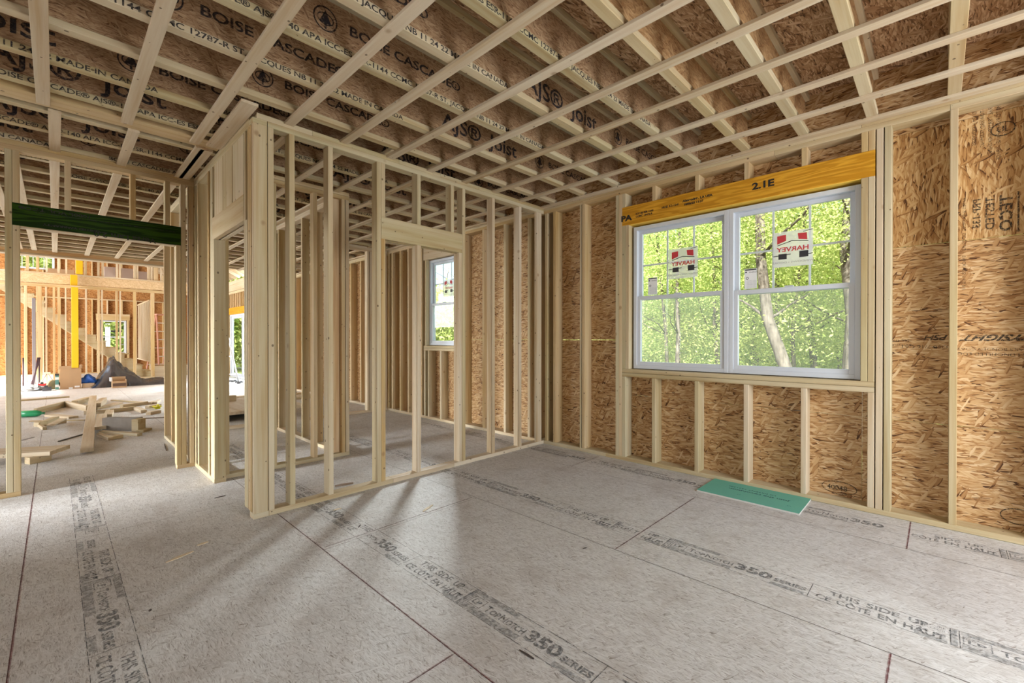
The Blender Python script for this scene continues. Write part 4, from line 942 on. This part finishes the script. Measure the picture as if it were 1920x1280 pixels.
ALU = plain('aluminium', (.62, .62, .64), .35, .5, .6)
ladder(fx(302, 20.4), 20.4, 2.1, .27, .45, 'orange-railed step ladder right of the stairs against the far sheathing', plain('orange_fibreglass', (.78, .40, .30), .5), plain('white_step', (.8, .76, .72), .5), yaw=.3)
ladder(3.05, 13.9, 1.75, .26, .42, 'aluminium step ladder standing in the glare of the patio door', ALU, ALU, yaw=-.9)
for u, v, lab, r in [(437, 716, 'dark tangle of cord at the ladder foot', .10), (449, 718, 'second dark coil by the ladder foot', .08)]:
    p = at_z(u, v); bm = bmesh.new()
    pts = [(r*(1+.3*math.sin(3*t))*math.cos(t), r*(1+.3*math.cos(2*t))*math.sin(t), .02+.012*(k % 3)) for k, t in enumerate([i*.5 for i in range(38)])]
    tube(bm, pts, .012, 5); tag(link('extension_cord', finish(bm, 'extension_cord', BLK), (p.x, p.y, 0)), lab, 'cord')
# pallet-like stack seen through the closet doorway
pa = at_z(436, 800); pal = empty('lumber_stack', (2.0, 8.2, 0), 'low stack of white boards on dark bearers beyond the closet doorway', 'lumber')
board('bearer', (1.70, 7.60, 0), (1.80, 9.2, .10), plain('black_bearer', (.03, .025, .025), .7), pal, axis='Y'); board('bearer', (2.4, 7.60, 0), (2.5, 9.2, .10), BLK, pal, axis='Y')
board('top_board', (1.62, 7.55, .10), (2.9, 9.25, .145), PIN, pal, axis='Y'); board('block_on_top', (1.98, 8.9, .145), (2.22, 9.02, .235), LUM, pal, axis='X')
for i in range(4):
    tag(board('plank', (2.55+.02*i, 9.4+.35*i, .0), (3.9-.03*i, 9.55+.35*i, .04), PIN if i % 2 else LUM, axis='X'), ['plank nearest the viewer of the row lying by the hall wall beyond', 'second plank of the row lying beyond the closet studs', 'third plank of the row lying beyond the closet studs', 'farthest plank of the row lying beyond the closet studs'][i], 'plank', 'planks lying in a row in the bright room')

# ------------------------------------------------------------------ outdoors: ground and woods
g = G('forest_floor'); tc = g.N('TexCoord'); n = g.noise(tc.outputs['Object'], 1.2, 4); g.out(g.ramp(n, [(.3, (.05, .06, .02)), (.55, (.12, .15, .04)), (.8, (.20, .17, .09))]), .9); GR = g.m
board_g = tag(board('ground', (4.3, -60, -.75), (120, 120, -.65), GR, ch=0, axis='Y'), kind='structure')
tag(board('ground', (-120, 22.6, -.75), (4.2, 120, -.65), GR, ch=0, axis='Y'), kind='structure')
def leafmat(name, a, b):
    g = G(name); ge = g.N('ObjectInfo'); at = g.N('Attribute', attribute_name='tone')
    c = g.mix(at.outputs['Fac'], a, b); d = g.N('BsdfDiffuse'); g.l.new(c, d.inputs[0]); t = g.N('BsdfTranslucent'); g.l.new(c, t.inputs[0])
    mx = g.N('MixShader'); mx.inputs[0].default_value = .5; g.l.new(d.outputs[0], mx.inputs[1]); g.l.new(t.outputs[0], mx.inputs[2]); o = g.N('OutputMaterial'); g.l.new(mx.outputs[0], o.inputs[0]); return g.m
LEAF = leafmat('spring_leaves', (.27, .38, .08), (.74, .76, .34)); LEAF2 = leafmat('deep_leaves', (.20, .31, .08), (.56, .63, .24))
def barkmat(name, c1, c2):
    g = G(name); tc = g.N('TexCoord'); n = g.noise(g.vm('MULTIPLY', tc.outputs['Object'], (14, 14, 3)), 1, 4, .65); return g.out(g.ramp(n, [(.35, c1), (.7, c2)]), .9, .1, height=n, bump=.6, dist=.02)
BARK = barkmat('grey_bark', (.06, .05, .04), (.21, .185, .155))
def crown(seed, n, R_, Hh, leaf, mat):
    r = random.Random(seed); vs = []; fs = []; tone = []
    cl = [Vector((r.gauss(0, R_*.45), r.gauss(0, R_*.45), r.uniform(0, Hh))) for _ in range(60)]
    for i in range(n):
        c = cl[r.randrange(len(cl))]; s = R_*.24
        p = c+Vector((r.gauss(0, s), r.gauss(0, s), r.gauss(0, s*.42)))
        a = Vector((r.gauss(0, 1), r.gauss(0, 1), r.gauss(0, .7))).normalized(); b = a.cross(Vector((r.gauss(0, 1), r.gauss(0, 1), r.gauss(0, 1)))).normalized()
        l = leaf*r.uniform(.6, 1.3); w = l*.42; k = len(vs)
        vs += [p-a*l*.5, p+b*w*.5, p+a*l*.5, p-b*w*.5]; fs.append((k, k+1, k+2, k+3)); t = min(1, max(0, r.gauss(.5, .25))); tone.append(t)
    me = bpy.data.meshes.new('foliage'); me.from_pydata([tuple(v) for v in vs], [], fs); me.materials.append(mat)
    at = me.attributes.new('tone', 'FLOAT', 'FACE'); at.data.foreach_set('value', tone); return me
CR = [crown(1, 17000, 2.2, 7.0, .075, LEAF), crown(2, 17000, 2.5, 6.5, .08, LEAF), crown(3, 15000, 2.1, 5.5, .075, LEAF2)]
CRF = [crown(5, 9000, 3.6, 7.5, .34, LEAF), crown(6, 9000, 3.4, 6.5, .32, LEAF2)]
def trunk_mesh(seed, hgt, r0, lean=0.3, curve=0.):
    r = random.Random(seed); bm = bmesh.new(); pts = []; x = y = 0
    for i in range(9):
        t = i/8; pts.append((x+curve*math.sin(t*3.1), y, t*hgt)); x += r.gauss(0, .06)+lean*hgt*.03; y += r.gauss(0, .06)
    tube(bm, pts, [r0*(1.25 if i == 0 else 1)*(1-.7*i/8) for i in range(9)], 10)
    for k in range(7):
        b = Vector(pts[2+k % 6]); an = r.uniform(0, 6.3); L = r.uniform(.8, 2.0); q = [b]
        for s in range(4): q.append(q[-1]+Vector((math.cos(an+r.gauss(0, .3))*L/4, math.sin(an+r.gauss(0, .3))*L/4, L*.12+r.gauss(0, .06))))
        tube(bm, q, [r0*.28*(1-.2*s) for s in range(5)], 5)
    return finish(bm, 'trunk', BARK)
TR = [trunk_mesh(11, 8, .07), trunk_mesh(12, 8, .10), trunk_mesh(13, 8, .05)]
def tree(x, y, k, tk, sc, cz, label, group=None, trunk=None, far=False):
    o = empty('leafy_tree', (x, y, -.65), label, 'tree', group)
    t = link('trunk', trunk or TR[tk], (x, y, -.65), o); 
    c = link('foliage', (CRF if far else CR)[k], (x, y, cz), o); c.scale = (sc,)*3; c.rotation_euler = (0, 0, rnd.uniform(0, 6)); t.rotation_euler = (0, 0, rnd.uniform(0, 6)); return o
# three trunks that stand out through the right-hand sash
tree(9.6, 1.0, 0, 0, .8, 2.8, 'tree with a thick pale trunk at the right side of the window view', trunk=trunk_mesh(21, 9, .17, .02))
tree(9.2, 1.72, 1, 0, .8, 2.9, 'tree with a dark curving trunk left of the thick pale one', trunk=trunk_mesh(22, 9, .12, .10, .35))
tree(11.5, 2.55, 1, 0, .9, 2.2, 'slim leaning tree in the middle of the right sash', trunk=trunk_mesh(23, 9, .07, .25, .2))
tree(9.8, 4.1, 2, 0, .75, 2.0, 'slim grey sapling seen through the left sash', trunk=trunk_mesh(24, 8, .05, -.15, -.2))
GT = 'woods crowding outside the big window'
for row, (dx, n_) in enumerate([(11.5, 6), (14.5, 8), (18.0, 9)]):
    for i in range(n_):
        rt = -.05+(.74)*(i+.5*(row % 2))/n_; x = dx+rnd.uniform(-.7, .7); y = x*rt+rnd.uniform(-.3, .3)
        tree(x, y, rnd.randrange(3), rnd.randrange(3), rnd.uniform(.8, 1.1), rnd.choice([-1.2, -.6, .2, 1.0]), 'bright green leafy tree in the dense woods outside the big window', GT)
GT2 = 'trees far behind the woods'
for i in range(9):
    x = 24+rnd.uniform(-1, 3); y = x*(-.10+.10*i); tree(x, y, i % 2, 1, rnd.uniform(.9, 1.2), -.8, 'deeper green tree closing the view behind the woods', GT2, far=True)
GT3 = 'low trees beyond the small hall window'
for i in range(8):
    a = .95+.09*i; d = rnd.uniform(30, 40); x = d/math.hypot(1, a); y = x*a; tree(x, y, i % 2, 1, 1.0, -2.4, 'distant low tree seen under blue sky through the small hall window', GT3, far=True)
for i in range(7):
    a = 2.6+.65*i; x = 17+rnd.uniform(-1, 3); y = min(x*a, 75); tree(x, y, i % 2, 1, .8, -1.5, 'tree in the green glare beyond the patio door', 'trees beyond the patio door', far=True)
for i in range(7):
    tree(-6+2.6*i, 31+rnd.uniform(0, 3), i % 2, 1, 1., -.8+(i % 3), 'tree behind the far end windows', 'trees behind the end wall', far=True)
